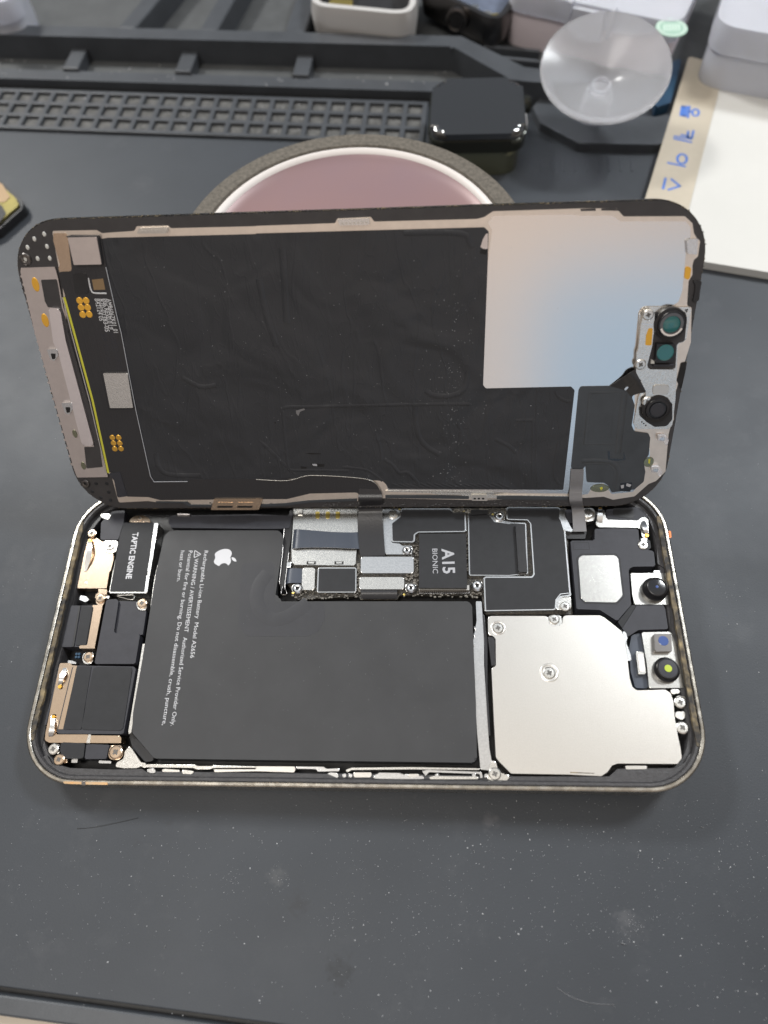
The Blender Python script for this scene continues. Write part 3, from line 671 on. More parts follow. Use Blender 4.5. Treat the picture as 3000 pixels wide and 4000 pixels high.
# ---- metalwork along the near edge
plate('side_rail', Z('Bz', (890, 812), (960, 806), (1262, 808), (1275, 820), (1370, 820), (1385, 812), (1659, 818), (1659, 828), (1390, 826), (1360, 838), (1270, 838), (1255, 826), (960, 822), (930, 828)), -4, -1.5, 'silver', 'B', phone, bev=.08)
plate('side_rail', Z('D', (0, 818), (250, 820), (256, 838), (246, 858), (0, 850), 'Bz', (1390, 856), (1385, 838), (1659, 838)), -4, -1.75, 'champagne', 'B', phone, r=.1, bev=.1)
plate('side_rail', Z('Bz', (1370, 898), (1659, 903), 'D', (0, 906), (370, 910), (372, 920), (0, 916), 'Bz', (1370, 908)), -3, -.92, 'champagne', 'B', phone, bev=.05)
plate('button_bracket', Z('Bz', (955, 838), (990, 830), (1010, 845), (1005, 862), (975, 862), (950, 850)), -4, -1.6, 'silver_hi', 'B', phone, r=.3, bev=.15)
plate('button_bracket', Z('Bz', (1045, 840), (1070, 835), (1165, 842), (1160, 868), (1065, 868)), -4, -1.9, 'champagne', 'B', phone, r=.2, bev=.15)
plate('button_bracket', Z('Bz', (1180, 840), (1260, 850), (1240, 870), (1180, 866)), -4, -1.8, 'silver', 'B', phone, r=.2, bev=.15)
plate('antenna_spring', Z('D', (260, 820), (440, 822), (455, 835), (540, 832), (540, 850), (400, 852), (390, 836), (262, 834)), -4, -1.4, 'silver_hi', 'B', phone, r=.2, bev=.1)
plate('antenna_spring', Z('D', (580, 842), (620, 828), (1000, 824), (1450, 832), (1450, 842), (1000, 838), (620, 842), (590, 858)), -4, -1.5, 'silver', 'B', phone, r=.2, bev=.1)
plate('button_bracket', Z('D', (460, 868), (480, 858), (530, 862), (535, 895), (490, 892)), -4, -1.3, 'silver_hi', 'B', phone, r=.3, bev=.15)
plate('button_bracket', Z('D', (630, 858), (750, 858), (745, 890), (635, 890)), -4, -1.7, 'champagne', 'B', phone, r=.2, bev=.2)
plate('button_bracket', Z('D', (765, 880), (800, 860), (930, 862), (990, 885), (1080, 880), (1095, 900), (820, 905), (760, 895)), -4, -1.4, 'silver_hi', 'B', phone, r=.3, bev=.2)
plate('button_bracket', Z('D', (985, 868), (1055, 868), (1060, 885), (990, 888)), -4, -1.25, 'champagne', 'B', phone, r=.3, bev=.15)
plate('antenna_spring', Z('D', (1075, 850), (1110, 842), (1320, 850), (1460, 855), (1470, 890), (1455, 898), (1450, 868), (1120, 856), (1100, 880)), -4, -1.35, 'silver_hi', 'B', phone, r=.15, bev=.08)
plate('antenna_spring', Z('D', (1120, 890), (1150, 882), (1440, 886), (1440, 902), (1130, 902)), -4, -1.4, 'silver', 'B', phone, r=.15, bev=.1)
for x in (560, 600, 962, 1160, 1400, 1480):
    plate('solder_bit', Z('D', (x, 868), (x + 22, 866), (x + 26, 888), (x + 2, 892)), -3, -1.35, 'silver_hi', 'B', phone, r=.2, bev=.15)

# ---- metal strip and cable between battery and rear camera cover
plate('divider_strip', Z('C', (1425, 745), (1462, 745), (1472, 900), (1478, 1000), 'D', (1478, 160), (1500, 520), (1512, 700), (1530, 800), (1545, 850), (1455, 838), (1433, 600), (1418, 350), (1412, 160), 'C', (1408, 1000), (1430, 870)), -4, -2.3, 'silver_hi', 'B', phone, r=.2, bev=.1)
plate('flex_strip', Z('C', (1468, 815), (1480, 840), (1500, 1000), 'D', (1500, 300), (1520, 620), (1508, 620), (1488, 300), (1480, 0)), -4, -2.0, 'flex', 'B', phone, bev=.1)
for (xa, ya), (xb, yb) in (((1412, 905), (1428, 930)), ((1408, 950), (1424, 975)), ((1405, 1005), (1420, 1040))):
    plate('torn_foil', Z('C', (xa, ya), (xb, ya + 8), (xb - 3, yb), (xa + 3, yb - 8)), -3, -2.0, 'silver_hi', 'B', phone, bev=.1)

# ---- logic board
lb = plate('logic_board', Z('C', (240, 140), 'E', (520, 140), (545, 700), (560, 830), (0, 830), 'C', (1478, 812), (1462, 708), (1040, 706), (930, 705), (915, 735), (680, 735), (660, 712), (270, 735), (232, 700), (232, 665), (197, 630), (197, 500), (225, 400)), -4.4, -3.0, 'board', 'B', phone, r=.3, bev=.1, label='dark circuit board crowded with shields and chips')
sim = plate('card_reader', Z('C', (246, 150), (656, 150), (660, 290), (645, 500), (635, 512), (250, 508), (232, 490), (230, 400)), -3, -2.0, 'silver', 'B', lb, r=.25, bev=.15)
for x in (400, 465, 530):
    plate('gold_contact', Z('C', (x - 13, 163), (x + 13, 163), (x + 13, 208), (x - 15, 208)), -2.1, -1.94, 'brass', 'B', sim, r=.6)
plate('reader_latch', Z('C', (257, 148), (302, 146), (300, 186), (272, 186), (270, 160)), -2.1, -1.7, 'champagne', 'B', sim, bev=.1)
for x in (358, 538):
    plate('reader_foot', Z('C', (x - 30, 484), (x + 30, 484), (x + 28, 505), (x - 30, 505)), -2.6, -1.9, 'dark', 'B', sim, bev=.1)
    plate('foot_pad', Z('C', (x - 18, 488), (x + 20, 488), (x + 18, 500), (x - 18, 500)), -2.0, -1.83, 'silver', 'B', sim)
def rows(fr_z, items):
    out = []
    for (l, r, z) in items: out.append((toW('B', atB(l, z)), toW('B', atB(r, z))))
    return out
# flex over the card reader: runs left to right
fx = [((238, 285), (225, 408), -2.6), ((262, 278), (250, 402), -1.4), ((330, 282), (325, 396), -1.25), ((480, 294), (480, 396), -1.2), ((600, 298), (605, 402), -1.2), ((662, 296), (670, 405), -1.5)]
ribbon('battery_flex', [(toW('B', atB(Z('C', l)[0], z)), toW('B', atB(Z('C', r)[0], z))) for l, r, z in fx], .15, 'flexblue', 'B', lb, 5)
bm = bmesh.new()
for x in (350, 402, 458, 512, 562, 605):
    for y in range(6):
        c = atB(Z('C', (x, 312 + y * 14))[0], -1.18); lathe([(0, .03), (.12, 0), (.14, -.1)], (c.x, c.y, -1.18), 6, bm)
obj('stitch_dots', bm, 'flexblue', lb)
fx = [((200, 530), (190, 640), -3.0), ((215, 530), (205, 628), -2.1), ((260, 531), (255, 625), -1.95), ((300, 532), (296, 626), -1.95)]
ribbon('side_flex', [(toW('B', atB(Z('C', l)[0], z)), toW('B', atB(Z('C', r)[0], z))) for l, r, z in fx], .12, 'flexblue', 'B', lb, 4)
plate('connector_cap', Z('C', (300, 527), (383, 527), (378, 672), (296, 670)), -3, -1.8, 'silver', 'B', lb, r=.5, bev=.15)
plate('clip_plate', Z('C', (200, 490), (228, 488), (225, 525), (196, 525)), -3, -1.7, 'silver_hi', 'B', lb, bev=.1)
def bordered(name, pts, z, lb_, r=.5, m='tape', bw=.28, bz=.12, bm_='silver_hi'):
    o = plate(name, pts, -3.2, z - bz, bm_, 'B', lb_, r=r, bev=.10, off=bw)
    plate('cover_label', pts, z - bz - .02, z, m, 'B', o, r=r, bev=.04)
    return o
bordered('memory_shield', Z('C', (408, 532), (644, 532), (642, 680), (402, 680)), -1.7, lb, r=.15)
plate('connector_shield', Z('C', (680, 456), (1020, 456), (1022, 562), (678, 562)), -3, -1.45, 'silver_hi', 'B', lb, r=.5, bev=.15)
plate('connector_shield', Z('C', (672, 588), (960, 588), (960, 666), (668, 666)), -3, -1.6, 'silver', 'B', lb, r=.5, bev=.15, label='slightly golden connector shield')
fx = [((672, 660), (915, 662), -2.0), ((680, 690), (915, 690), -1.9), ((685, 728), (915, 728), -2.6)]
ribbon('lower_flex', [(toW('B', atB(Z('C', l)[0], z)), toW('B', atB(Z('C', r)[0], z))) for l, r, z in fx], .12, 'flex', 'B', lb, 4)
plate('shield_bracket', Z('C', (820, 150), (860, 148), (930, 152), (938, 190), (880, 238), (876, 280), (878, 365), (935, 372), (945, 385), (1010, 385), (1010, 440), (845, 440), (822, 400), (815, 280)), -3, -1.9, 'silver_hi', 'B', lb, r=.25, bev=.12)
for c_, r_ in (((268, 658), 1.25), ((1004, 654), 1.2), ((978, 409), 1.15), ((1433, 640), 1.3), ((1578, 190), 1.2)):
    plate('post_base', Z('C', (c_[0] - 36, c_[1] - 26), (c_[0] + 34, c_[1] - 26), (c_[0] + 34, c_[1] + 32), (c_[0] - 36, c_[1] + 32)), -3, -2.0, 'silver', 'B', lb, r=1.2, bev=.1)
    post(Z('C', c_)[0], 'B', -1.2, r_, lb)
screw(Z('C', (888, 176))[0], 'B', -1.35, 1.15, 'silver', lb, rot=.2)
bordered('shield_can', Z('C', (948, 150), (1258, 150), (1272, 178), (1350, 172), (1354, 286), (1050, 290), (1022, 308), (1020, 354), (886, 352), (882, 240), (938, 196)), -1.5, lb, r=.4, bw=.35)
chip = plate('processor_chip', Z('C', (1056, 306), (1362, 306), (1368, 658), (1056, 658)), -3, -.95, 'tape', 'B', lb, r=.1, bev=.06)
plate('chip_substrate', Z('C', (1056, 640), (1382, 640), (1382, 672), (1056, 672)), -3, -1.8, 'champagne', 'B', chip)
text('A15', 'B', *Z('C', (1205, 404), (1213, 566)), -.94, 'grey_ink', chip, height=2.9, bold=.025)
text('BIONIC', 'B', *Z('C', (1142, 404), (1146, 564)), -.94, 'grey_ink', chip, height=1.3, bold=.0)
bm = bmesh.new()
for i in range(26):
    c = atB(Z('C', (1062 + i * 12.6, 690))[0], -2.7); poly_bm(rect(c.x - .16, c.y - .35, c.x + .16, c.y + .35), -3, -2.4, .05, bm)
obj('capacitors', bm, 'graphite_case', lb)
bm = bmesh.new()
for i in range(300):
    reg = random.choice([((1270, 150), (1500, 175)), ((965, 480), (1050, 640)), ((1362, 300), (1385, 560)), ((655, 500), (680, 700)), ((240, 680), (660, 735)), ((1020, 380), (1052, 640)), ((940, 690), (1460, 720))])
    c = atB(Z('C', (random.uniform(reg[0][0], reg[1][0]), random.uniform(reg[0][1], reg[1][1])))[0], -2.8)
    a = random.choice((.18, .28)); b = random.choice((.12, .2))
    poly_bm(rect(c.x - a, c.y - b, c.x + a, c.y + b), -3.1, -2.6 + random.random() * .2, .03, bm)
ob_ = obj('tiny_components', bm, 'comps', lb); ob_['kind'] = 'stuff'
bm = bmesh.new()
for p in ((1348, 160), (960, 700), (930, 150), (240, 690), (1505, 180), (1535, 182)):
    c = atB(Z('C', p)[0], -2.5); lathe([(0, 0), (.28, -.03), (.3, -.5)], (c.x, c.y, -2.5), 10, bm)
obj('test_points', bm, 'brass', lb)
# right half of the board
bordered('main_shield', Z('E', (138, 140), (468, 142), (478, 165), (470, 205), (500, 260), (538, 700), (478, 708), (450, 738), (442, 792), (0, 800), 'C', (1492, 800), (1484, 596), 'E', (0, 592), (298, 592), (314, 570), (292, 240), (270, 212), (138, 208)), -1.4, lb, r=.4, bw=.32)
sh2 = bordered('stepped_shield', Z('C', (1380, 178), (1495, 172), (1545, 230), (1659, 245), 'E', (150, 240), (250, 243), (262, 560), (150, 572), 'C', (1388, 570)), -1.9, lb, r=.2, bw=.28)
foam = [atB(p, -1.5) for p in Z('E', (214, 250), (236, 560))]
a, b = foam; dv = (b - a).normalized(); sd = Vector((-dv.y, dv.x, 0)) * 1.05
mmplate('foam_bar', [(a + sd)[:2], (b + sd)[:2], (b - sd)[:2], (a - sd)[:2]], -2.4, -1.0, 'black', sh2, r=.3, bev=.55)
plate('screw_lug', Z('E', (470, 705), (530, 702), (548, 720), (550, 800), (445, 800), (455, 745)), -3, -1.7, 'silver', 'B', lb, r=.9, bev=.2)
screw(Z('E', (511, 776))[0], 'B', -1.15, 1.15, 'silver', lb, rot=.5)
outline(roundpoly([(p.x, p.y) for p in [atB(q, -1.35) for q in Z('E', (462, 790), (465, 745), (490, 712), (545, 708), (548, 690), (480, 697), (450, 735), (446, 788))]], .2), .2, -1.34, 'silver_hi', lb, 'screw_loop')
plate('black_flap', Z('C', (1392, 150), (1505, 152), (1502, 178), (1392, 185)), -3, -1.35, 'tape', 'B', lb, r=.3, bev=.1)
plate('hinge_tab', Z('E', (468, 160), (490, 148), (510, 155), (512, 200), (560, 285), (555, 295), (500, 285), (478, 215)), -3, -1.3, 'silver_hi', 'B', lb, r=.3, bev=.12)
plate('fpc_connector', Z('E', (512, 150), (635, 150), (640, 235), (520, 238)), -3.5, -2.0, 'module', 'B', lb, r=.2, bev=.15)
plate('fpc_connector', Z('E', (512, 290), (650, 290), (640, 340), (520, 338)), -3.5, -2.4, 'black', 'B', lb, r=.2, bev=.15)
plate('screw_lug', Z('E', (632, 142), (690, 140), (705, 165), (700, 220), (650, 230), (632, 210)), -4, -1.9, 'champagne', 'B', lb, r=.5, bev=.15)
screw(Z('E', (660, 172))[0], 'B', -1.15, 1.3, 'silver', lb, rot=.15)

# ---- receiver module (top right)
rm_ = plate('receiver_module', Z('E', (545, 352), (702, 350), (702, 275), (860, 270), (985, 275), (990, 345), (1000, 400), (1085, 420), (1095, 518), (950, 520), (922, 535), (935, 740), (940, 765), (848, 872), (735, 800), (585, 795)), -5, -1.35, 'module', 'B', phone, r=.35, bev=.2)
plate('metal_window', Z('E', (618, 448), (835, 446), (855, 470), (882, 708), (840, 752), (640, 748), (614, 722), (596, 470)), -1.4, -1.18, 'silver_dim', 'B', rm_, r=.5, bev=.12)
outline(offset([(p.x, p.y) for p in [atB(q, -1.33) for q in Z('E', (618, 448), (835, 446), (855, 470), (882, 708), (840, 752), (640, 748), (614, 722), (596, 470))]], .35), .2, -1.338, 'dark', rm_, 'window_groove')
outline([(p.x, p.y) for p in [atB(q, -1.33) for q in Z('E', (560, 362), (662, 362), (668, 408), (566, 410))]], .1, -1.338, 'dark', rm_, 'pad_outline')
plate('module_arm', Z('E', (960, 770), (1148, 768), (1160, 800), (1178, 925), (985, 930), (915, 975), (852, 875), (938, 768)), -5, -1.75, 'module', 'B', rm_, r=.3, bev=.2)
plate('module_fold', Z('E', (935, 770), (975, 770), (880, 920), (852, 878)), -3, -1.6, 'tape', 'B', rm_, bev=.1)
tpc = plate('top_cover', Z('E', (775, 150), (960, 135), (1010, 145), (1050, 205), (990, 218), (780, 214)), -5, -1.5, 'module', 'B', phone, r=.4, bev=.2)
plate('recess', Z('E', (820, 140), (955, 140), (958, 195), (945, 208), (840, 195), (820, 180)), -1.6, -1.42, 'black', 'B', tpc, r=.5, bev=.1)
ab = plate('antenna_arm', Z('E', (712, 205), (735, 200), (738, 155), (765, 150), (776, 215), (990, 222), (1000, 200), (1045, 205), (1050, 250), (1052, 335), (1010, 335), (998, 268), (725, 264), (712, 250)), -3.5, -1.1, 'silver_dim', 'B', phone, r=.5, bev=.15, label='pale L-shaped antenna contact arm')
spring(('E', (737, 138), (736, 170), (736, 210), (738, 245)), ab, -.9)
spring(('E', (1040, 310), (1030, 280), (1022, 250), (1018, 215)), ab, -.9)
plate('screw_recess', Z('E', (990, 345), (1060, 345), (1068, 400), (1040, 412), (990, 400), (978, 370)), -5, -1.32, 'dark', 'B', phone, r=.6)
plate('screw_lug', Z('E', (1000, 335), (1045, 335), (1040, 370), (1005, 370)), -4, -1.25, 'silver', 'B', phone, bev=.1)
screw(Z('E', (1018, 377))[0], 'B', -1.0, 1.15, 'silver', phone, rot=.1)
plate('orange_mark', Z('E', (1182, 285), (1196, 290), (1200, 330), (1188, 335)), -.4, .05, 'orange', 'B', phone, r=.3)

# ---- front camera module
c1 = plate('front_camera_module', Z('E', (935, 562), (1165, 562), (1175, 600), (1190, 765), (960, 765), (945, 700)), -5, -1.7, 'silver_dim', 'B', phone, r=.3, bev=.15)
plate('module_tab', Z('E', (1085, 545), (1130, 543), (1132, 562), (1085, 562)), -4, -1.9, 'silver_hi', 'B', c1, r=.2)
def lensat(px, z0, h, R, r2, parent, mb, mi, ri, mi2=None):
    """raised round barrel, dark front glass and inner pupil; axis along the phone normal"""
    c = atB(px, z0)
    o = obj('camera_lens', lathe([(r2 * .98, h - .15), (r2, h), (r2 * 1.1, h - .05), (R * .80, h - .2), (R * .86, h * .5), (R, h * .35), (R, -.3)], (c.x, c.y, z0), 40), mb, parent, True)
    obj('front_glass', lathe([(0, h - .02), (r2 * .5, h - .06), (r2 * .985, h - .14)], (c.x, c.y, z0), 40, cap=True), mi, o, True)
    if mi2: obj('pupil', lathe([(0, h + .03), (ri * .9, h + .01), (ri, h - .1)], (c.x, c.y, z0), 24), mi2, o, True)
    return o
lensat(Z('E', (1085, 675))[0], -1.7, 2.6, 2.85, 1.95, c1, 'lensbody', 'lensblack', .35, 'blue_lens')
c2 = plate('face_sensor_module', Z('E', (1005, 945), (1195, 942), (1225, 1010), (1255, 1085), (1287, 1305), (1055, 1308), (1040, 1150)), -5, -1.7, 'silver_dim', 'B', phone, r=.35, bev=.15)
dp = plate('dot_projector', Z('E', (1087, 955), (1198, 955), (1203, 1068), (1093, 1070)), -1.8, -.6, 'graphite_case', 'B', c2, r=.25, bev=.2)
disc('blue_lens', Z('E', (1148, 1000))[0], 'B', -.65, -.5, 1.1, 'blue_lens', dp, n=32)
lensat(Z('E', (1163, 1192))[0], -1.7, 1.8, 2.75, 2.05, c2, 'lensbody', 'module', .85, 'green_lens')
plate('connector_well', Z('E', (940, 965), (1000, 945), (1020, 1100), (1045, 1310), (965, 1305), (935, 1200), (925, 1050)), -5, -3.0, 'flexblue', 'B', phone, r=.4, bev=.2)
cn = plate('sensor_connector', Z('E', (968, 1070), (1018, 1072), (1036, 1216), (985, 1218)), -3.4, -1.9, 'silver_dim', 'B', phone, r=.3, bev=.2)
plate('connector_face', Z('E', (980, 1085), (1015, 1086), (1028, 1200), (995, 1200)), -2.0, -1.84, 'strip', 'B', cn, r=.15)
plate('crumpled_foil', Z('E', (880, 935), (905, 945), (915, 985), (905, 1010), (935, 1090), (940, 1130), (912, 1130), (905, 1050), (895, 1000)), -3, -1.3, 'silver_hi', 'B', phone, r=.3, bev=.25)
for q in (((1190, 320), (1250, 318), (1255, 345), (1200, 350)), ((1228, 362), (1290, 365), (1292, 395), (1235, 398)), ((1225, 465), (1290, 462), (1285, 505), (1265, 520), (1225, 498)), ((1240, 535), (1300, 540), (1300, 560), (1245, 560))):
    plate('contact_lug', Z('F', *q), -4, -1.8, 'champagne', 'B', phone, r=.3, bev=.15)
screw(Z('F', (1258, 403))[0], 'B', -1.2, 1.25, 'silver', phone, rot=.3)
screw(Z('F', (1272, 567))[0], 'B', -1.2, 1.3, 'silver', phone, rot=.7)

# ---- rear camera cover plate
cc = plate('rear_camera_cover', Z('E', (10, 840), (398, 840), (405, 905), (490, 905), (498, 836), (735, 836), (762, 848), (872, 935), (890, 975), (900, 1040), (915, 1130), (928, 1240), (945, 1300), (975, 1322), 'F', (1160, 322), (1195, 345), (1212, 400), (1220, 500), (1240, 620), (1258, 700), (1266, 765), (1238, 803), (850, 800), (815, 812), (785, 855), (745, 882), (540, 872), (160, 865), (85, 790), (62, 760), (48, 500), (33, 180), (62, 170), (62, 160), 'E', (60, 970), (12, 965)), -5, -.95, 'champagne', 'B', phone, r=.7, bev=.22, n=5, label='satin champagne steel cover over the rear cameras')
def dimple(px, R, z):
    c = atB(px, z)
    o = obj('screw_dimple', lathe([(R * .80, -.05), (R * .88, .07), (R * .98, .08), (R * 1.10, -.05)], (c.x, c.y, z), 32), 'champagne', cc, True)
    return o
dimple(Z('E', (76, 917))[0], 1.6, -.95); dimple(Z('E', (408, 1208))[0], 1.95, -.95)
screw(Z('E', (76, 917))[0], 'B', -.75, 1.25, 'silver', cc, rot=.2)
screw(Z('E', (408, 1208))[0], 'B', -.75, 1.35, 'silver', cc, rot=.5)
plate('hook_tab', Z('E', (402, 835), (485, 835), (492, 905), (402, 905)), -3, -1.1, 'silver', 'B', cc, r=.6, bev=.2)
screw(Z('E', (441, 860))[0], 'B', -.75, 1.15, 'silver', cc, rot=.9)
plate('screw_lug', Z('F', (30, 780), (60, 785), (75, 840), (110, 872), (150, 872), (145, 910), (35, 915), (0, 895), (20, 845)), -4, -1.2, 'silver', 'B', phone, r=.5, bev=.2)
screw(Z('F', (55, 867))[0], 'B', -.85, 1.3, 'silver', phone, rot=.4)
plate('cable_tie', Z('E', (8, 972), (56, 972), (58, 1162), (32, 1164)), -3, -1.3, 'flex', 'B', phone, bev=.2)
plate('edge_clip', Z('F', (900, 815), (1040, 815), (1040, 836), (905, 838)), -3, -.9, 'champagne', 'B', phone, r=.15, bev=.1)
plate('edge_groove', Z('F', (540, 855), (700, 862), (700, 866), (545, 862)), -1.0, -.93, 'glue', 'B', cc)

# ================================================================== DISPLAY ASSEMBLY (leaning back on its lower edge)
disp = empty('display_assembly', TLW, RLW)
tag(disp, 'lifted screen half of the phone, inner side forward, black foil and shiny metal panel', 'phone screen')
LW, LH, LR = 143.0, 67.8, 11.5
gl = obj('cover_glass', poly_bm(rrect(0, 0, LW, LH, LR, 14), -1.9, -.45, .15), 'glass', disp)
bz_ = obj('bezel_frame', poly_bm(rrect(.25, .25, LW - .25, LH - .25, LR - .25, 14), -.44, 0, .15), 'bezel', disp)
# fuzzy glue along the bezel edge
bm = bmesh.new()
RR = rrect(.1, .1, LW - .1, LH - .1, LR - .1, 30)
def along(t):
    n = len(RR); i = int(t * n) % n; f = t * n - int(t * n); a, b = RR[i], RR[(i + 1) % n]
    return a[0] + (b[0] - a[0]) * f, a[1] + (b[1] - a[1]) * f
peri = []
for i in range(len(RR)):
    a, b = RR[i], RR[(i + 1) % len(RR)]; d = math.dist(a, b); k = max(1, int(d / .22))
    for j in range(k): peri.append((a[0] + (b[0] - a[0]) * j / k, a[1] + (b[1] - a[1]) * j / k))
for (x, y) in peri:
    if y > LH - 14 or y < 1.5 or random.random() < .25:
        if random.random() < .75:
            r = random.uniform(.05, .17); jx = random.uniform(-.15, .15); jy = random.uniform(-.12, .12)
            lathe([(0, r), (r * .8, r * .3), (r, -r)], (x + jx, y + jy, -.2), 5, bm)
obj('glue_crumbs', bm, 'glue', disp)
bm = bmesh.new()
for i in range(260):
    x = random.uniform(33, 122); y = random.gauss(1.0, .35); r = random.uniform(.08, .28)
    if 51 < x < 61: continue
    lathe([(0, r * .8), (r * .9, r * .2), (r, -r)], (x, y, .05), 5, bm, sx=random.uniform(.8, 2.4))
obj('lower_glue', bm, 'gasket', disp)

OUT = Z('G', (338, 335), (625, 330), (660, 350), (872, 335), (885, 305), (1090, 300), (1105, 318), (1659, 305), 'I', (0, 303), (515, 285), (525, 255), (745, 245), (765, 275), (1430, 258), (1480, 245), (1530, 212), 'K', (45, 208), (600, 190), (840, 188), (890, 242), (1285, 240), (1335, 285), (1345, 350), (1362, 380), (1385, 400), (1370, 505), (1345, 520), (1335, 560), (1335, 620), (1310, 660), (1300, 820), (1330, 830),
        'M', (1325, 60), (1215, 420), (1215, 560), (1190, 620), (1180, 660), (1160, 900), (1100, 960), (1050, 980), (960, 1060), (820, 1082), (760, 1062), (640, 1070), (530, 1062), (0, 1085), 'J', (820, 1072), (660, 1090), (350, 1095), (200, 1112), (0, 1118), 'H', (1320, 1120), (1230, 1115), (1210, 1098), (1040, 1102), (960, 1090), (770, 1100), (755, 1050), (725, 935), (700, 905), (460, 300), 'G', (400, 640), (385, 600))
mp_ = plate('metal_backplate', OUT, -.02, .12, 'midplate', 'L', disp, r=.5, bev=.08)
SAT = Z('I', (1530, 330), (1500, 280), (1535, 245), 'K', (5, 270), (45, 238), (570, 228), (590, 237), (815, 235), (870, 273), (1290, 272), (1322, 310), (1325, 380), (1300, 400), (1270, 720), (1245, 795), (1200, 822), (1020, 828), (985, 860), (955, 1200), (960, 1245), 'M', (960, 650), (1050, 660), (1060, 800), (1020, 850), (1010, 960), (950, 1030), (810, 1045), (780, 1000), (760, 975), (690, 985), (660, 1045), (620, 1050), (500, 1040), (400, 1040), (0, 1035), 'J', (1400, 1025), (860, 1030), (840, 975), (820, 965), (1300, 500), (1440, 300), 'I', (1480, 700))
plate('satin_panel', SAT, .10, .20, 'satin', 'L', mp_, r=.6, bev=.03, label='satin panel mirroring pink and pale blue')
plate('lower_trim', Z('J', (860, 1030), (1130, 1038), (1190, 1050), (1330, 1050), (1345, 1075), (1550, 1070), (1659, 1068), 'M', (530, 1070), (530, 1056), (0, 1050), 'J', (1659, 1040), (1560, 1046), (1530, 1028), (830, 1022)), .12, .32, 'silver', 'L', mp_, r=.1, bev=.08)
FO = Z('G', (650, 388), (700, 380), (1659, 356), 'I', (0, 352), (1480, 312), (1508, 340), (1500, 600), 'J', (1472, 340), (1490, 362), 'M', (550, 350), (572, 372), (498, 1018), 'J', (860, 1012), (845, 985), (820, 960), (500, 940), (160, 948), 'H', (1220, 962), (1000, 965), (975, 930), (820, 240), (785, 0), 'G', (685, 570))
foil = plate('graphite_sheet', FO, .2, .34, 'foil', 'L', disp, r=.3, bev=.05, label='wrinkled black graphite sheet, large panel')
FO2 = Z('M', (612, 348), (802, 345), (870, 300), (960, 262), (1010, 330), (1035, 380), (940, 408), (962, 470), (942, 600), (960, 640), (1050, 652), (1062, 680), (1052, 795), (1018, 828), (1030, 900), (1020, 965), (960, 1015), (810, 1035), (790, 990), (762, 972), (650, 968), (642, 860), (630, 880), (548, 880), (598, 372))
foil2 = plate('graphite_sheet', FO2, .2, .36, 'film', 'L', disp, r=.5, bev=.06, label='smooth dark film beside the bezel corner')
plate('dark_edge_strip', Z('J', (838, 1052), (1130, 1052), (1380, 1058), (1380, 1078), (838, 1072)), .12, .36, 'film', 'L', disp)
plate('dark_edge_strip', Z('J', (1560, 1058), (1659, 1056), 'M', (530, 1062), (530, 1082), (0, 1080), 'J', (1659, 1080), (1560, 1080)), .12, .36, 'film', 'L', disp)
plate('dark_edge_strip', Z('H', (1010, 1092), (1210, 1094), (1235, 1112), (1360, 1114), 'J', (60, 1110), (190, 1104), (340, 1086), (655, 1074), (655, 1090), (350, 1100), (200, 1120), (60, 1126), 'H', (1300, 1126), (1220, 1124), (1190, 1104), (1010, 1102)), .12, .36, 'film', 'L', disp)
# embossed relief on the foils
def relief(pts, parent, m='foil', r=.30, flat=.35, z=.33, closed=False, k=4):
    P = [atL(p, z) for p in pts]
    P = [tuple(p) for p in P]
    if closed: P = P + [P[0]]
    tube('embossed_line', smoothpath(P, k) if not closed else P, r * 1.5, m, parent, flat=flat * .42, n=8)
relief(Z('J', (1385, 462), (1100, 464), (700, 472), (350, 480), (180, 486), (176, 540), (195, 760), (210, 870), (230, 890), (420, 892), (600, 895)), foil, r=.28)
relief(Z('J', (1100, 375), (1150, 405), (1240, 412), (1330, 385), (1365, 320), (1370, 250)), foil, r=.45)
relief(Z('J', (1030, 480), (1035, 580), (1060, 680), (1110, 740), (1190, 790)), foil, r=.45)
relief(Z('J', (1310, 585), (1330, 640), (1325, 720)), foil, r=.4)
relief(Z('J', (830, 820), (890, 860), (930, 910), (980, 905), (1030, 950), (1055, 985)), foil, r=.35)
relief(Z('J', (780, 650), (810, 760), (815, 830)), foil, r=.3)
relief(Z('J', (560, 870), (700, 885), (770, 920), (820, 960)), foil, r=.25)
relief(Z('I', (20, 650), (60, 850), (130, 1080)), foil, r=.5)
relief(Z('I', (170, 450), (185, 700), (200, 930)), foil, r=.5)
relief(Z('H', (1010, 780), (1030, 870), (1100, 920), (1300, 925)), foil, r=.45)
relief(Z('H', (1180, 290), (1300, 350), (1400, 340)), foil, r=.4)
relief(Z('I', (960, 350), (1150, 345), (1340, 355), (1385, 400), (1400, 440)), foil, r=.4)
relief(Z('M', (450, 375), (465, 410), (510, 440), (550, 445)), foil, r=.3)
relief(Z('M', (190, 570), (290, 568), (305, 590), (300, 900)), foil, r=.3)
relief(Z('M', (60, 690), (150, 735), (195, 780)), foil, r=.35)
relief(Z('M', (470, 700), (440, 900), (470, 980)), foil, r=.3)
for i in range(16):
    x0 = 880 + i * 46; relief(Z('J', (x0, 975 + random.randint(-6, 6)), (x0 + 35, 990), (x0 + 70, 1004)), foil, r=.22, k=3)
for i in range(9):
    x0 = 20 + i * 18; y0 = 700 + i * 18; relief(Z('J', (x0, y0), (x0 + 40, y0 + 28), (x0 + 90, y0 + 75)), foil, r=.22, k=3)
relief(Z('M', (672, 388), (890, 385), (850, 722), (635, 722)), foil2, m='film', r=.28, closed=True)
relief(Z('M', (714, 430), (830, 430), (805, 680), (690, 680)), foil2, m='film', r=.16, closed=True)
relief(Z('M', (895, 395), (870, 600), (850, 780)), foil2, m='film', r=.55)
relief(Z('M', (620, 830), (780, 832), (840, 860), (860, 920), (845, 1020)), foil2, m='film', r=.45)
